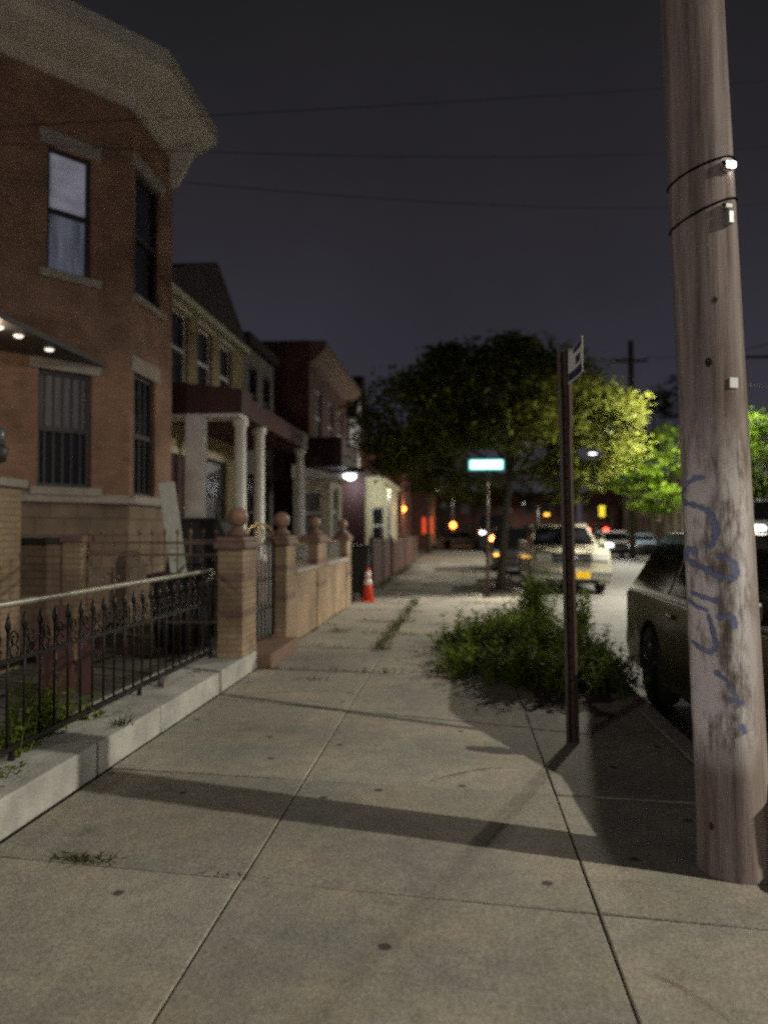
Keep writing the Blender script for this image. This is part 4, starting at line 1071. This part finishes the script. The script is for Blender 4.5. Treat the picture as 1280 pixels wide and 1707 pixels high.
def vehicle(name, label, cat, loc, rz, pm, L=4.8, W=1.9, hood=.98, belt=1.02, roof=1.68, cowl=-1.25, wtop=-.55, rtop=1.85, rbot=2.3, wf=-1.45, wr=1.4, rw=.36,
            bed=False, lights=None, tails=None, plate=None, grille="dark", bumper="plastic", rack=False, group=None, pillars=(0.12, .98), rim="alloy"):
    t = thing(name, label, cat, loc, rz, group)
    h = W / 2; f = -L / 2; e_ = L / 2
    def arch(yc, r):
        r += .07; return [(yc + r * math.cos(a), max(.27, rw + r * math.sin(a) * 1.0)) for a in [(-.25 + 3.64 * i / 11) for i in range(12)]]
    front = [(f + .06, .27), (f, .42), (f + .005, hood - .28), (f + .06, hood - .08), (f + .22, hood), (cowl, belt)]
    top = [(rbot, belt + .02)] if not bed else [(rbot, belt), (rbot + .02, belt + .04), (e_ - .02, belt + .04)]
    rear = [(e_ - .06, belt - .06), (e_, .62), (e_ - .03, .34), (e_ - .1, .27)] if not bed else [(e_, belt), (e_, .5), (e_ - .1, .45)]
    ol = front + top + rear
    for yc in (wr, wf): ol += [(y, z) for y, z in arch(yc, rw)]
    bulge = lambda z: h - .015 - .07 * max(0, (z - .75)) ** 1.3 - .05 * max(0, .5 - z)
    m = MB(); extrude_x(m, ol, bulge); m.build("body", pm, t, bevel=.018)
    # greenhouse
    hb = bulge(belt); hr = h - .27
    hw = lambda z: hb + (hr - hb) * (z - belt) / (roof - belt)
    gh = [(cowl, belt - .01), (wtop, roof - .05), (wtop + .15, roof), (rtop - .15, roof), (rtop, roof - .05), (rbot, belt - .01)]
    m = MB(); extrude_x(m, gh, lambda z: hw(max(belt, z)), .03); cabin = m.build("cabin", pm, t, bevel=.02)
    Yf = lambda z: cowl + (wtop - cowl) * (z - belt) / (roof - .05 - belt)
    Yr = lambda z: rbot + (rtop - rbot) * (z - belt) / (roof - .05 - belt)
    za, zb = belt + .05, roof - .10
    def quad(name_, pts, off, par=t):
        mb = MB(); n_ = Vector(off)
        a = [Vector(p) + n_ for p in pts]; b = [Vector(p) - n_ * 1.2 for p in pts]
        mb.prism(a, n_ * -1.5).build(name_, MT["carglass"], par)
    g = .006
    quad("windshield", [(-hw(za) + .09, Yf(za), za), (hw(za) - .09, Yf(za), za), (hw(zb) - .08, Yf(zb), zb), (-hw(zb) + .08, Yf(zb), zb)], (0, -g, g))
    quad("rear_window", [(-hw(za + .05) + .1, Yr(za + .05), za + .05), (hw(za + .05) - .1, Yr(za + .05), za + .05), (hw(zb) - .1, Yr(zb), zb), (-hw(zb) + .1, Yr(zb), zb)], (0, g, g))
    ys = [0] + list(pillars) + [1]
    for sg in (-1, 1):
        cuts = [p for p in pillars]
        segs = []
        a0 = 0.0
        for i in range(len(cuts) + 1):
            segs.append((cuts[i - 1] if i else None, cuts[i] if i < len(cuts) else None))
        for a_, b_ in segs:
            p = []
            for z_ in (za, zb):
                ya_ = (Yf(z_) + .10) if a_ is None else a_ + .045
                yb_ = (Yr(z_) - .10) if b_ is None else b_ - .045
                p.append((ya_, yb_, z_))
            if p[0][1] - p[0][0] < .15: continue
            (y1, y2, z1), (y3, y4, z2) = p
            y4 = max(y4, y3 + .03)
            quad("side_window", [(sg * hw(z1), y1, z1), (sg * hw(z1), y2, z1), (sg * hw(z2), y4, z2), (sg * hw(z2), y3, z2)], (sg * .006, 0, .002))
    # wheels
    for yc in (wf, wr):
        for sg in (-1, 1):
            x0 = sg * (h - .13)
            ty = MB().lathe([(rw * .62, -.105), (rw * .95, -.105), (rw, -.07), (rw, .07), (rw * .95, .105), (rw * .62, .105)], (x0, yc, rw), 26, 'x').build("wheel", MT["rubber"], t)
            rm = MB().lathe([(rw * .66, sg * .085), (rw * .6, sg * .10), (rw * .55, sg * .04), (.001, sg * .045)], (x0, yc, rw), 26, 'x')
            for k in range(5):
                a = 2 * math.pi * k / 5 + .3; rm.tube([(x0 + sg * .075, yc, rw), (x0 + sg * .085, yc + rw * .58 * math.cos(a), rw + rw * .58 * math.sin(a))], .026, 6)
            rm.lathe([(.07, sg * .06), (.06, sg * .10), (.001, sg * .102)], (x0, yc, rw), 14, 'x')
            rm.build("rim", MT[rim], ty)
    # lamps, grille, bumpers
    for sg in (-1, 1):
        MB().add([(sg * x, y, z) for y, q in ((f - .012, 0), (f + .12, .02)) for x, z in ((h - .5, hood - .27), (h - .10, hood - .30 + q), (h - .09, hood - .10), (h - .46, hood - .14))],
                 [(0, 1, 2, 3), (4, 5, 6, 7), (0, 1, 5, 4), (1, 2, 6, 5), (2, 3, 7, 6), (3, 0, 4, 7)]).build("headlight", MT[lights or "clear_lens"], t)
        MB().box(*sorted((sg * (h - .22), sg * (h - .03))), e_ - .16, e_ + .004, .68, belt - .02).build("tail_light", MT[tails or "red_lens"], t, bevel=.01)
        mp = MB().obox((sg * (h + .10), cowl + .42, belt + .12), (.10, 0, 0), (0, .05, 0), (0, 0, .075)).build("mirror", pm, t, bevel=.03)
        MB().box(*sorted((sg * (h - .06), sg * (h + .04))), cowl + .40, cowl + .45, belt + .05, belt + .08).build("stalk", MT["plastic"], mp)
        for yy in ([pillars[0] - .22] + ([pillars[1] - .22] if len(pillars) > 1 else [])):
            MB().box(*sorted((sg * (bulge(belt - .12) - .005), sg * (bulge(belt - .12) + .03))), yy, yy + .17, belt - .14, belt - .105).build("door_handle", pm, t, bevel=.008)
    gm_ = MB().box(-h + .52, h - .52, f - .015, f + .06, hood - .36, hood - .10)
    gr_ = gm_.build("grille", MT["plastic"], t, bevel=.012)
    if grille == "chrome":
        b = MB()
        b.box(-h + .50, h - .50, f - .03, f - .017, hood - .36, hood - .335).box(-h + .50, h - .50, f - .03, f - .017, hood - .125, hood - .10).box(-h + .52, h - .52, f - .028, f - .017, hood - .245, hood - .215)
        b.build("grille_bar", MT["chrome"], gr_)
        em = MB().lathe([(.11, 0), (.11, .012), (.001, .014)], n=20, axis='y')
        em.v = [(x * 1.25, f - .045 - y, hood - .23 + z * .52) for x, y, z in em.v]
        em = em.build("emblem", MT["navy"], gr_)
        rg = MB().tube([(.14 * math.cos(a), f - .05, hood - .23 + .06 * math.sin(a)) for a in [2 * math.pi * i / 20 for i in range(21)]], .008, 6).build("emblem_ring", MT["chrome"], gr_)
    MB().box(-h + .02, h - .02, f - .09, f + .10, .40, .60).build("front_bumper", MT[bumper] if isinstance(bumper, str) else bumper, t, bevel=.04)
    MB().box(-h + .35, h - .35, f - .05, f + .08, .28, .395).build("air_dam", MT["plastic"], t)
    MB().box(-h + .03, h - .03, e_ - .08, e_ + .08, .40, .60).build("rear_bumper", MT[bumper] if isinstance(bumper, str) else bumper, t, bevel=.04)
    if plate: MB().box(.09, .44, f - .105, f - .092, .43, .61).build("license_plate", MT[plate], t)
    if rack:
        for sg in (-1, 1): MB().tube([(sg * (hr - .06), wtop + .25, roof), (sg * (hr - .06), wtop + .3, roof + .05), (sg * (hr - .06), rtop - .35, roof + .05), (sg * (hr - .06), rtop - .3, roof)], .014, 6).build("roof_rail", MT["plastic"], t)
    return t

P_dark = paint("dark_olive_paint", (.034, .031, .016), .38)
P_beige = paint("champagne_paint", (.30, .285, .22), .35)
P_black = paint("black_car_paint", (.006, .006, .007), .3)
P_white = paint("white_car_paint", (.55, .55, .54), .3)
P_blue = paint("pale_blue_paint", (.22, .30, .38), .3)
P_red = paint("red_van_paint", (.20, .03, .02), .35)
RZ = -.15
# the near parked SUV, its rear end away from us
vehicle("parked_suv", "dark olive SUV parked at the kerb right behind the utility pole", "suv", (2.76, 5.95, RZ), 0.0, P_dark, 5.3, 1.96, 1.0, 1.04, 1.63, -1.6, -.70, 2.10, 2.56, -1.75, 1.62, .37, pillars=(-.2, 1.0))
P_dark.node_tree.nodes['Principled BSDF'].inputs['Coat Weight'].default_value = .25
# pickup facing us
xp, yp_ = XY(953, 20.0)
vehicle("pickup_truck", "champagne pickup truck facing us beyond the weeds, with yellow front plate", "pickup truck", (xp, yp_ + 2.8, RZ), 0.0, P_beige, 5.6, 2.02, 1.18, 1.22, 1.86, -1.2, -.55, .95, 1.08, -1.75, 1.75, .41,
        bed=True, plate="yellowplate", grille="chrome", bumper="chrome", pillars=(.15,))
xp, yp_ = XY(858, 28.5)
sv = vehicle("parked_suv", "black SUV parked behind the champagne pickup with amber lamps glowing", "suv", (xp + .12, yp_ + 2.3, RZ), 0.0, P_black, 4.7, 1.95, 1.05, 1.08, 1.78, pillars=(.25, 1.2), rack=True)
for sg in (-1, 1):
    MB().box(*sorted((sg * .62, sg * .90)), -2.385, -2.34, .74, .80).build("turn_signal", MT["amber"], sv)
xp, yp_ = XY(1034, 46)
hd = vehicle("white_suv", "white SUV with blazing headlamps coming towards us on the far lane", "suv", (xp, yp_ + 2.3, RZ), 0.0, P_white, 4.6, 1.9, 1.02, 1.06, 1.66, lights="head_lamp", pillars=(.25, 1.2))
ld = bpy.data.lights.new("headlamp_beam", 'SPOT'); ld.energy = 350; ld.spot_size = R(60); ld.spot_blend = .9; ld.shadow_soft_size = .12
lo = bpy.data.objects.new("headlamp_beam", ld); COL.objects.link(lo); lo.parent = hd; lo.location = (0, -2.5, .8); lo.rotation_euler = (R(80), 0, R(180))
xp, yp_ = XY(1082, 52)
vehicle("blue_sedan", "pale blue sedan parked on the far side just behind the white SUV", "car", (xp, yp_ + 2.3, RZ), 0.0, P_blue, 4.6, 1.85, .92, .96, 1.46, -1.1, -.3, 1.15, 1.75, pillars=(.35,))
xp, yp_ = XY(994, 60)
rv = vehicle("red_van", "dark red van driving away with bright red rear lamps above the pickup hood", "van", (xp, yp_ + 2.4, RZ), math.pi, P_red, 5.0, 2.0, 1.1, 1.35, 2.3, -1.7, -1.2, 2.4, 2.48, tails="red_lamp", pillars=(-.4,))
for sg in (-1, 1): MB().box(*sorted((sg * .52, sg * .86)), 2.44, 2.58, 1.72, 1.86).build("brake_lamp", MT["red_lamp"], rv, bevel=.02)
xp, yp_ = XY(1290, 30.5)
wv = vehicle("white_truck", "white truck with glaring headlamps, at the right edge beside the utility pole", "truck", (xp, yp_ + 2.4, RZ), 0.0, P_white, 6.0, 2.1, 1.98, 2.02, 2.95, -2.4, -2.1, 2.8, 2.9, lights="head_lamp", pillars=(-.6,))
xp, yp_ = XY(812, 58)
tv = vehicle("delivery_truck", "distant dark delivery truck with a glaring white headlamp, left of the black SUV", "truck", (xp + .5, yp_ + 3, RZ), 0.0, P_black, 6.4, 2.3, 1.75, 1.8, 2.9, -2.5, -2.2, 3.0, 3.1, -2.2, 2.0, .45, lights="head_lamp", pillars=(-1.0,))
xp, yp_ = XY(778, 68)
vehicle("tan_sedan", "tan sedan parked across the far end of the pavement by the orange lamp", "car", (xp - .3, yp_, 0), math.pi / 2, paint("tan_paint", (.30, .24, .17)), 4.5, 1.8, .9, .94, 1.42, -1.1, -.3, 1.15, 1.75, pillars=(.35,))

# ------------------------------------------------------------------ the utility pole
bx_, by_ = XY(1219, 3.46)
tx_ = XY(1165, 3.46)[0]
lean = (tx_ - bx_) / 3.9
PB = (bx_, by_, 0)
up = thing("utility_pole", "weathered wooden utility pole with blue graffiti scrawl and scraped white paint", "utility pole", PB)
def pr_(z): return .153 - .018 * z / 3.9 + (.010 * (1 - z / .25) ** 2 if z < .25 else 0)
def pax(z): return Vector((lean * z, .004 * z, z))
pm = bpy.data.materials.new("weathered_pole_wood"); pm.use_nodes = True
t_ = pm.node_tree; bs = t_.nodes["Principled BSDF"]; bs.inputs["Roughness"].default_value = .9
tcn = t_.nodes.new("ShaderNodeTexCoord")
def nz(scale, st, det=6, rg=.6):
    mp = t_.nodes.new("ShaderNodeMapping"); mp.inputs["Scale"].default_value = st; t_.links.new(tcn.outputs["Object"], mp.inputs[0])
    n = t_.nodes.new("ShaderNodeTexNoise"); n.inputs["Scale"].default_value = scale; n.inputs["Detail"].default_value = det; n.inputs["Roughness"].default_value = rg
    t_.links.new(mp.outputs[0], n.inputs["Vector"]); return n.outputs[0]
def ramp(x, stops):
    r = t_.nodes.new("ShaderNodeValToRGB"); el = r.color_ramp.elements
    el[0].position, el[0].color = stops[0][0], (*stops[0][1], 1); el[1].position, el[1].color = stops[-1][0], (*stops[-1][1], 1)
    for p, c in stops[1:-1]: q = el.new(p); q.color = (*c, 1)
    t_.links.new(x, r.inputs[0]); return r.outputs[0]
grain = nz(16, (1, 1, .045), 7, .7); broad = nz(4.5, (1, 1, .16), 5)
wood = ramp(grain, [(.28, (.07, .05, .043)), (.42, (.20, .16, .147)), (.6, (.33, .285, .267)), (.75, (.40, .355, .335))])
tone = ramp(broad, [(.32, (.60, .50, .43)), (.5, (.95, .93, .95)), (.68, (1.12, 1.08, 1.03))])
mx = t_.nodes.new("ShaderNodeMix"); mx.data_type = 'RGBA'; mx.blend_type = 'MULTIPLY'; mx.inputs["Factor"].default_value = 1
t_.links.new(wood, mx.inputs["A"]); t_.links.new(tone, mx.inputs["B"])
# old paint scrapings between knee and head height
sep = t_.nodes.new("ShaderNodeSeparateXYZ"); t_.links.new(tcn.outputs["Object"], sep.inputs[0])
zm = ramp(sep.outputs["Z"], [(0.0, (0, 0, 0)), (1, (0, 0, 0))])
mrz = t_.nodes.new("ShaderNodeMapRange"); mrz.inputs["From Min"].default_value = 0; mrz.inputs["From Max"].default_value = 4; t_.links.new(sep.outputs["Z"], mrz.inputs["Value"])
zm = ramp(mrz.outputs[0], [(.11, (0, 0, 0)), (.16, (1, 1, 1)), (.40, (1, 1, 1)), (.52, (0, 0, 0))])
pn = ramp(nz(11, (1, 1, .30), 7, .72), [(.40, (0, 0, 0)), (.54, (1, 1, 1))])
xm = t_.nodes.new("ShaderNodeMapRange"); xm.inputs["From Min"].default_value = .085; xm.inputs["From Max"].default_value = .0; t_.links.new(sep.outputs["X"], xm.inputs["Value"])
mx0 = t_.nodes.new("ShaderNodeMath"); mx0.operation = 'MULTIPLY'; t_.links.new(pn, mx0.inputs[0]); t_.links.new(xm.outputs[0], mx0.inputs[1]); pn = mx0.outputs[0]
mm = t_.nodes.new("ShaderNodeMath"); mm.operation = 'MULTIPLY'; t_.links.new(zm, mm.inputs[0]); t_.links.new(pn, mm.inputs[1])
m2 = t_.nodes.new("ShaderNodeMath"); m2.operation = 'MULTIPLY'; m2.inputs[1].default_value = .95; t_.links.new(mm.outputs[0], m2.inputs[0])
mp2 = t_.nodes.new("ShaderNodeMix"); mp2.data_type = 'RGBA'; t_.links.new(m2.outputs[0], mp2.inputs["Factor"])
t_.links.new(mx.outputs["Result"], mp2.inputs["A"]); mp2.inputs["B"].default_value = (.74, .70, .70, 1)
t_.links.new(mp2.outputs["Result"], bs.inputs["Base Color"])
bp = t_.nodes.new("ShaderNodeBump"); bp.inputs["Strength"].default_value = .7; bp.inputs["Distance"].default_value = .012
t_.links.new(grain, bp.inputs["Height"]); t_.links.new(bp.outputs[0], bs.inputs["Normal"])
NS, NZ = 56, 60
rnd = random.Random(3)
gro = [rnd.uniform(-.0025, .0015) for _ in range(NS)]
m = MB(); vs = []
zz = [11.0 * (i / NZ) ** 1.5 for i in range(NZ + 1)]
for z in zz:
    r0 = pr_(min(z, 9)) if z < 9 else pr_(9)
    for k in range(NS):
        a = 2 * math.pi * k / NS; r = r0 + gro[k] * (1 + .3 * math.sin(z * 2 + k))
        vs.append(pax(z) + Vector((r * math.cos(a), r * math.sin(a), 0)))
m.add(vs, [(i * NS + k, i * NS + (k + 1) % NS, (i + 1) * NS + (k + 1) % NS, (i + 1) * NS + k) for i in range(NZ) for k in range(NS)], True)
m.build("shaft", pm, up)
def on_pole(u, v, off=.004):
    """point on the near face of the pole seen at pixel u, v"""
    z = EYE - (v - 885) / F * 3.3
    c = pax(z) + Vector(PB); r = pr_(z)
    s = max(-.97, min(.97, (u - 1155 - 62 * v / 1440) / (52 + 7 * v / 1440)))
    a = math.asin(s); right = Vector((cs, sn, 0)); back = Vector((sn, -cs, 0))
    vd = Vector((-c.x, -c.y, 0)).normalized(); rd = Vector((-vd.y, vd.x, 0))
    n = (rd * math.sin(a) + vd * math.cos(a))
    return c + n * (r + off) - Vector(PB), n
def stroke(mb, pts, wd, off=.004):
    wd *= 1.5
    P = []
    for i in range(len(pts) - 1):
        for k in range(5):
            t = k / 5; P.append((pts[i][0] + (pts[i + 1][0] - pts[i][0]) * t, pts[i][1] + (pts[i + 1][1] - pts[i][1]) * t))
    P.append(pts[-1]); Q = [on_pole(u, v, off) for u, v in P]
    vs = []
    for i, (p, n) in enumerate(Q):
        tg = (Q[min(i + 1, len(Q) - 1)][0] - Q[max(i - 1, 0)][0]).normalized(); s = tg.cross(n).normalized()
        w_ = wd * (.8 + .35 * math.sin(i * .9) ** 2)
        vs += [p - s * w_, p, p + s * w_]
    mb.add(vs, [(3 * i + k, 3 * i + k + 1, 3 * i + k + 4, 3 * i + k + 3) for i in range(len(Q) - 1) for k in (0, 1)], True)
def fade(o):
    me = o.data; at = me.attributes.new("fade", 'FLOAT', 'POINT'); n = len(me.vertices) // 3
    for i in range(n):
        e_ = .55 if i in (0, n - 1) else 1
        at.data[3 * i + 1].value = e_
for pts, wd in ((((1172, 793), (1156, 794), (1142, 804), (1134, 820), (1133, 832), (1150, 838), (1168, 845), (1180, 852)), .007), (((1180, 852), (1187, 870), (1189, 890), (1184, 905), (1176, 914)), .008),
                (((1140, 928), (1150, 938), (1170, 947), (1186, 957), (1200, 964)), .008), (((1138, 938), (1138, 922), (1150, 918), (1160, 921)), .010), (((1190, 926), (1205, 930), (1217, 942), (1221, 962)), .009),
                (((1146, 1005), (1160, 1014), (1178, 1020)), .006), (((1150, 990), (1170, 998), (1196, 1004)), .006), (((1176, 1025), (1184, 1050), (1189, 1078), (1182, 1090), (1166, 1086), (1150, 1075)), .006),
                (((1188, 1030), (1203, 1027), (1216, 1030), (1217, 1048)), .008), (((1186, 1120), (1200, 1130), (1212, 1146), (1221, 1164)), .006), (((1208, 1164), (1222, 1170), (1231, 1172)), .008), (((1226, 1205), (1232, 1222)), .008),
                (((1205, 962), (1214, 966), (1221, 962)), .006)):
    gf = MB(); stroke(gf, pts, wd * 1.5, .0055); fade(gf.build("graffiti", MT["bluepaint"], up))
def band_on_pole(z0, slope, rr_=.0045):
    pts = []
    for i in range(41):
        a = 2 * math.pi * i / 40; z = z0 + slope * math.cos(a); c = pax(z); r = pr_(z) + .005
        pts.append(c + Vector((r * math.cos(a), r * math.sin(a), 0)))
    return MB().tube(pts, rr_, 6, False)
zb1 = EYE - (262 - 885) / F * 3.35; zb2 = EYE - (336 - 885) / F * 3.35
band_on_pole(zb1, .05).build("strap", MT["wire"], up); band_on_pole(zb2, .06).build("strap", MT["wire"], up)
def bracket(u, v, sx_, sz_, m_):
    p, n = on_pole(u, v, .01); s = n.cross(Vector((0, 0, 1))).normalized()
    return MB().obox(p, s * sx_, n * .022, Vector((0, 0, sz_))).build("bracket", MT[m_], up, bevel=.006)
bracket(1203, 262, .025, .022, "chrome"); bracket(1209, 258, .017, .014, "white_lamp_and_glint"); bracket(1203, 333, .022, .014, "chrome"); bracket(1206, 352, .016, .03, "galv")  # the glowing white one puts in the bright glint on the pole
p, n = on_pole(1216, 634, .004); s = n.cross(Vector((0, 0, 1))).normalized()
MB().obox(p, s * .02, n * .003, Vector((0, 0, .022))).build("tag", MT["collar"], up)
for u, v, r in ((1181, 1384, .012), (1178, 598, .014), (1188, 492, .010)):
    p, n = on_pole(u, v, .002); s = n.cross(Vector((0, 0, 1))).normalized()
    MB().add([p] + [p + s * r * math.cos(a) + Vector((0, 0, r * 1.5 * math.sin(a))) for a in [2 * math.pi * i / 12 for i in range(12)]], [(0, i + 1, (i + 1) % 12 + 1) for i in range(12)]).build("knot", MT["gap"], up)
m = MB(); m.box(-1.2, 1.2, -.06, .06, 10.1, 10.22); m.v = [(x + lean * 10, y, z) for x, y, z in m.v]; m.build("crossarm", pm, up)

# ------------------------------------------------------------------ brown sign post with a bent parking sign
bx_, by_ = XY(952, 5.5)
topx = XY(941, 5.5)[0]; zt_ = Z(582, bx_, by_); ln_ = (topx - bx_) / zt_
sp = thing("sign_post", "slim brown metal sign post with a bent blue and white sign seen edge-on", "sign post", (bx_, by_, 0)); o = (bx_, by_, 0)
def ch(z): return [(-.045, -.012), (-.025, -.018), (-.02, .02), (.02, .02), (.025, -.018), (.045, -.012), (.045, -.006), (.03, .0), (.027, .03), (-.027, .03), (-.03, .0), (-.045, -.006)]
vs = [(x + ln_ * z, y, z) for z in (-.05, zt_) for x, y in ch(z)]; n_ = 12
MB().add(vs, [(i, (i + 1) % n_, n_ + (i + 1) % n_, n_ + i) for i in range(n_)] + [tuple(range(n_)), tuple(range(n_, 2 * n_))]).build("post", MT["bronze"], sp)
vs = [(x * 1.12 + ln_ * z, y * 1.1 - .004, z) for z in (zt_ - .56, zt_ + .01) for x, y in ch(z)]
MB().add(vs, [(i, (i + 1) % n_, n_ + (i + 1) % n_, n_ + i) for i in range(n_)] + [tuple(range(n_)), tuple(range(n_, 2 * n_))]).build("sleeve", MT["bronze"], sp)
hole = MB().lathe([(.001, -.003), (.011, -.003), (.011, .0), (.001, 0)], (0, 0, 0), 10, 'y')
h0 = None
for i in range(26):
    z = .35 + i * .085
    if h0 is None: h0 = hole.build("hole", MT["gap"], sp); h0.location = (ln_ * z, .0195, z)
    else: copy_child(h0, sp, (ln_ * z, .0195, z))
h0.location = (ln_ * .35, .0195, .35)
pA = Vector((ln_ * 2.7 + .028, -.03, 0)); dirn = Vector((.098, -.27, 0)); dirn.normalize()
W_ = .17; zl0, zl1 = Z(640, bx_, by_), Z(588, bx_, by_)
tl = .055
cor = lambda s, q: pA + dirn * (s * W_) + Vector((.02 * math.sin(s * 2.2), 0, zl0 + (zl1 - zl0) * q + tl * s + .03 * s * q))
nrm = dirn.cross(Vector((0, 0, 1))).normalized()
if nrm.x > 0: nrm = -nrm
g_ = 8
def sheet(mb, s0, s1, q0, q1, off, th):
    a = [cor(s0 + (s1 - s0) * i / g_, q) + nrm * (off + k * th) for k in (0, 1) for q in (q0, q1) for i in range(g_ + 1)]
    m_ = g_ + 1; fs = []
    for i in range(g_):
        fs += [(i, i + 1, m_ + i + 1, m_ + i), (2 * m_ + i, 2 * m_ + i + 1, 3 * m_ + i + 1, 3 * m_ + i), (i, i + 1, 2 * m_ + i + 1, 2 * m_ + i), (m_ + i, m_ + i + 1, 3 * m_ + i + 1, 3 * m_ + i)]
    fs += [(0, m_, 3 * m_, 2 * m_), (g_, m_ + g_, 3 * m_ + g_, 2 * m_ + g_)]
    mb.add(a, fs); return mb
pl = sheet(MB(), 0, 1, 0, 1, 0, .003).build("sign_panel", MT["white"], sp)
mk = MB(); sheet(mk, .30, .96, .80, .97, .0045, .001); sheet(mk, .03, .97, .05, .30, .0045, .001); sheet(mk, .45, .75, .42, .66, .0045, .001); mk.build("sign_marking", MT["navy"], pl)

# ------------------------------------------------------------------ street name sign on its post, reflected glare put in as emission
xs, ys = XY(812, 17.6)
ns = thing("street_name_sign", "white and teal street name sign, its reflected glare put in as glow, before the big tree", "street sign", (xs, ys, 0)); o = (xs, ys, 0)
zs = Z(774, xs, ys)
MB().lathe([(.038, 0), (.038, zs - .12), (.001, zs - .11)], (0, 0, 0), 12).build("post", MT["bronze"], ns)
MB().box(-.42, .38, -.03, .03, zs - .125, zs + .125).build("sign_box", MT["sign_rim"], ns, bevel=.02)
MB().box(-.385, .345, -.036, -.031, zs - .095, zs + .095).build("sign_face", MT["sign_face"], ns)

# traffic signals far up the road
def signal(label, u, v, d, matname, k=3, s=.13):
    x, y = XY(u, d); z = Z(v, x, y)
    t = thing("traffic_signal", label, "traffic signal", (x, y, -.15))
    MB().tube([(.9, 0, 0), (.9, 0, z + .6)], .07, 10).build("post", MT["galv"], t)
    MB().tube([(.9, 0, z + .45), (0, 0, z + .75)], .04).build("arm", MT["galv"], t)
    hs = MB().box(-.22, .22, .02, .25, z - .35, z + .8).build("housing", MT["darkframe"], t, bevel=.02)
    for i in range(k):
        MB().box(-.26, .26, -.01, .017, z - .30 + i * .36, z - .08 + i * .36).build("lamp", MT[matname], hs)
signal("traffic signal with three yellow bars glowing beyond the pickup", 1003, 852, 72, "yellow_sig")
signal("traffic signal showing a single orange lamp left of the sign post", 911, 852, 84, "amber", 1)

# ------------------------------------------------------------------ far utility pole and overhead wires
xf, yf_ = XY(1053, 44)
fp = thing("utility_pole", "distant dark utility pole with one crossarm rising above the lit trees", "utility pole", (xf, yf_, 0)); zf = Z(566, xf, yf_)
MB().lathe([(.20, 0), (.15, zf), (.001, zf + .02)], n=12).build("shaft", MT["bark"], fp)
za_ = Z(600, xf, yf_)
MB().box(-.95, .95, -.07, .07, za_ - .07, za_ + .07).build("crossarm", MT["bark"], fp)
for x in (-.8, -.3, .3, .8): MB().lathe([(.03, za_ + .07), (.05, za_ + .12), (.03, za_ + .2), (.001, za_ + .22)], (x, 0, 0), 8).build("insulator", MT["galv"], fp)
def wirep(label, a, b, sag, r=.009):
    a, b = Vector(a), Vector(b); P = [a.lerp(b, i / 24) - Vector((0, 0, sag * 4 * (i / 24) * (1 - i / 24))) for i in range(25)]
    o = MB().tube(P, r, 5, False).build("overhead_wire", MT["wire"], None, tuple(a)); tag(o, label, "wire")
wirep("highest overhead wire crossing in front of the pale house cornice", pt(-60, 205, 9.4), pt(1330, 120, 21), .05, .005)
wirep("middle overhead wire crossing the house just below the cornice", pt(-60, 228, 9.6), pt(1330, 232, 22), .28, .005)
wirep("lowest overhead wire running from the brick bay to the utility pole", pt(292, 296, 13.0), pt(1330, 330, 24), .32, .006)
wirep("thin distant wire from the far pole crossarm over the house roofs", pt(575, 640, 60), (xf - .8, yf_, za_ + .2), .3, .02)
wirep("second thin distant wire below it, from the far pole towards the roofs", pt(575, 660, 60), (xf - .3, yf_, za_ + .2), .6, .02)
wirep("distant wire from the far pole crossarm out past the near utility pole", (xf + .8, yf_, za_ + .2), pt(1330, 560, 30), .3, .016)
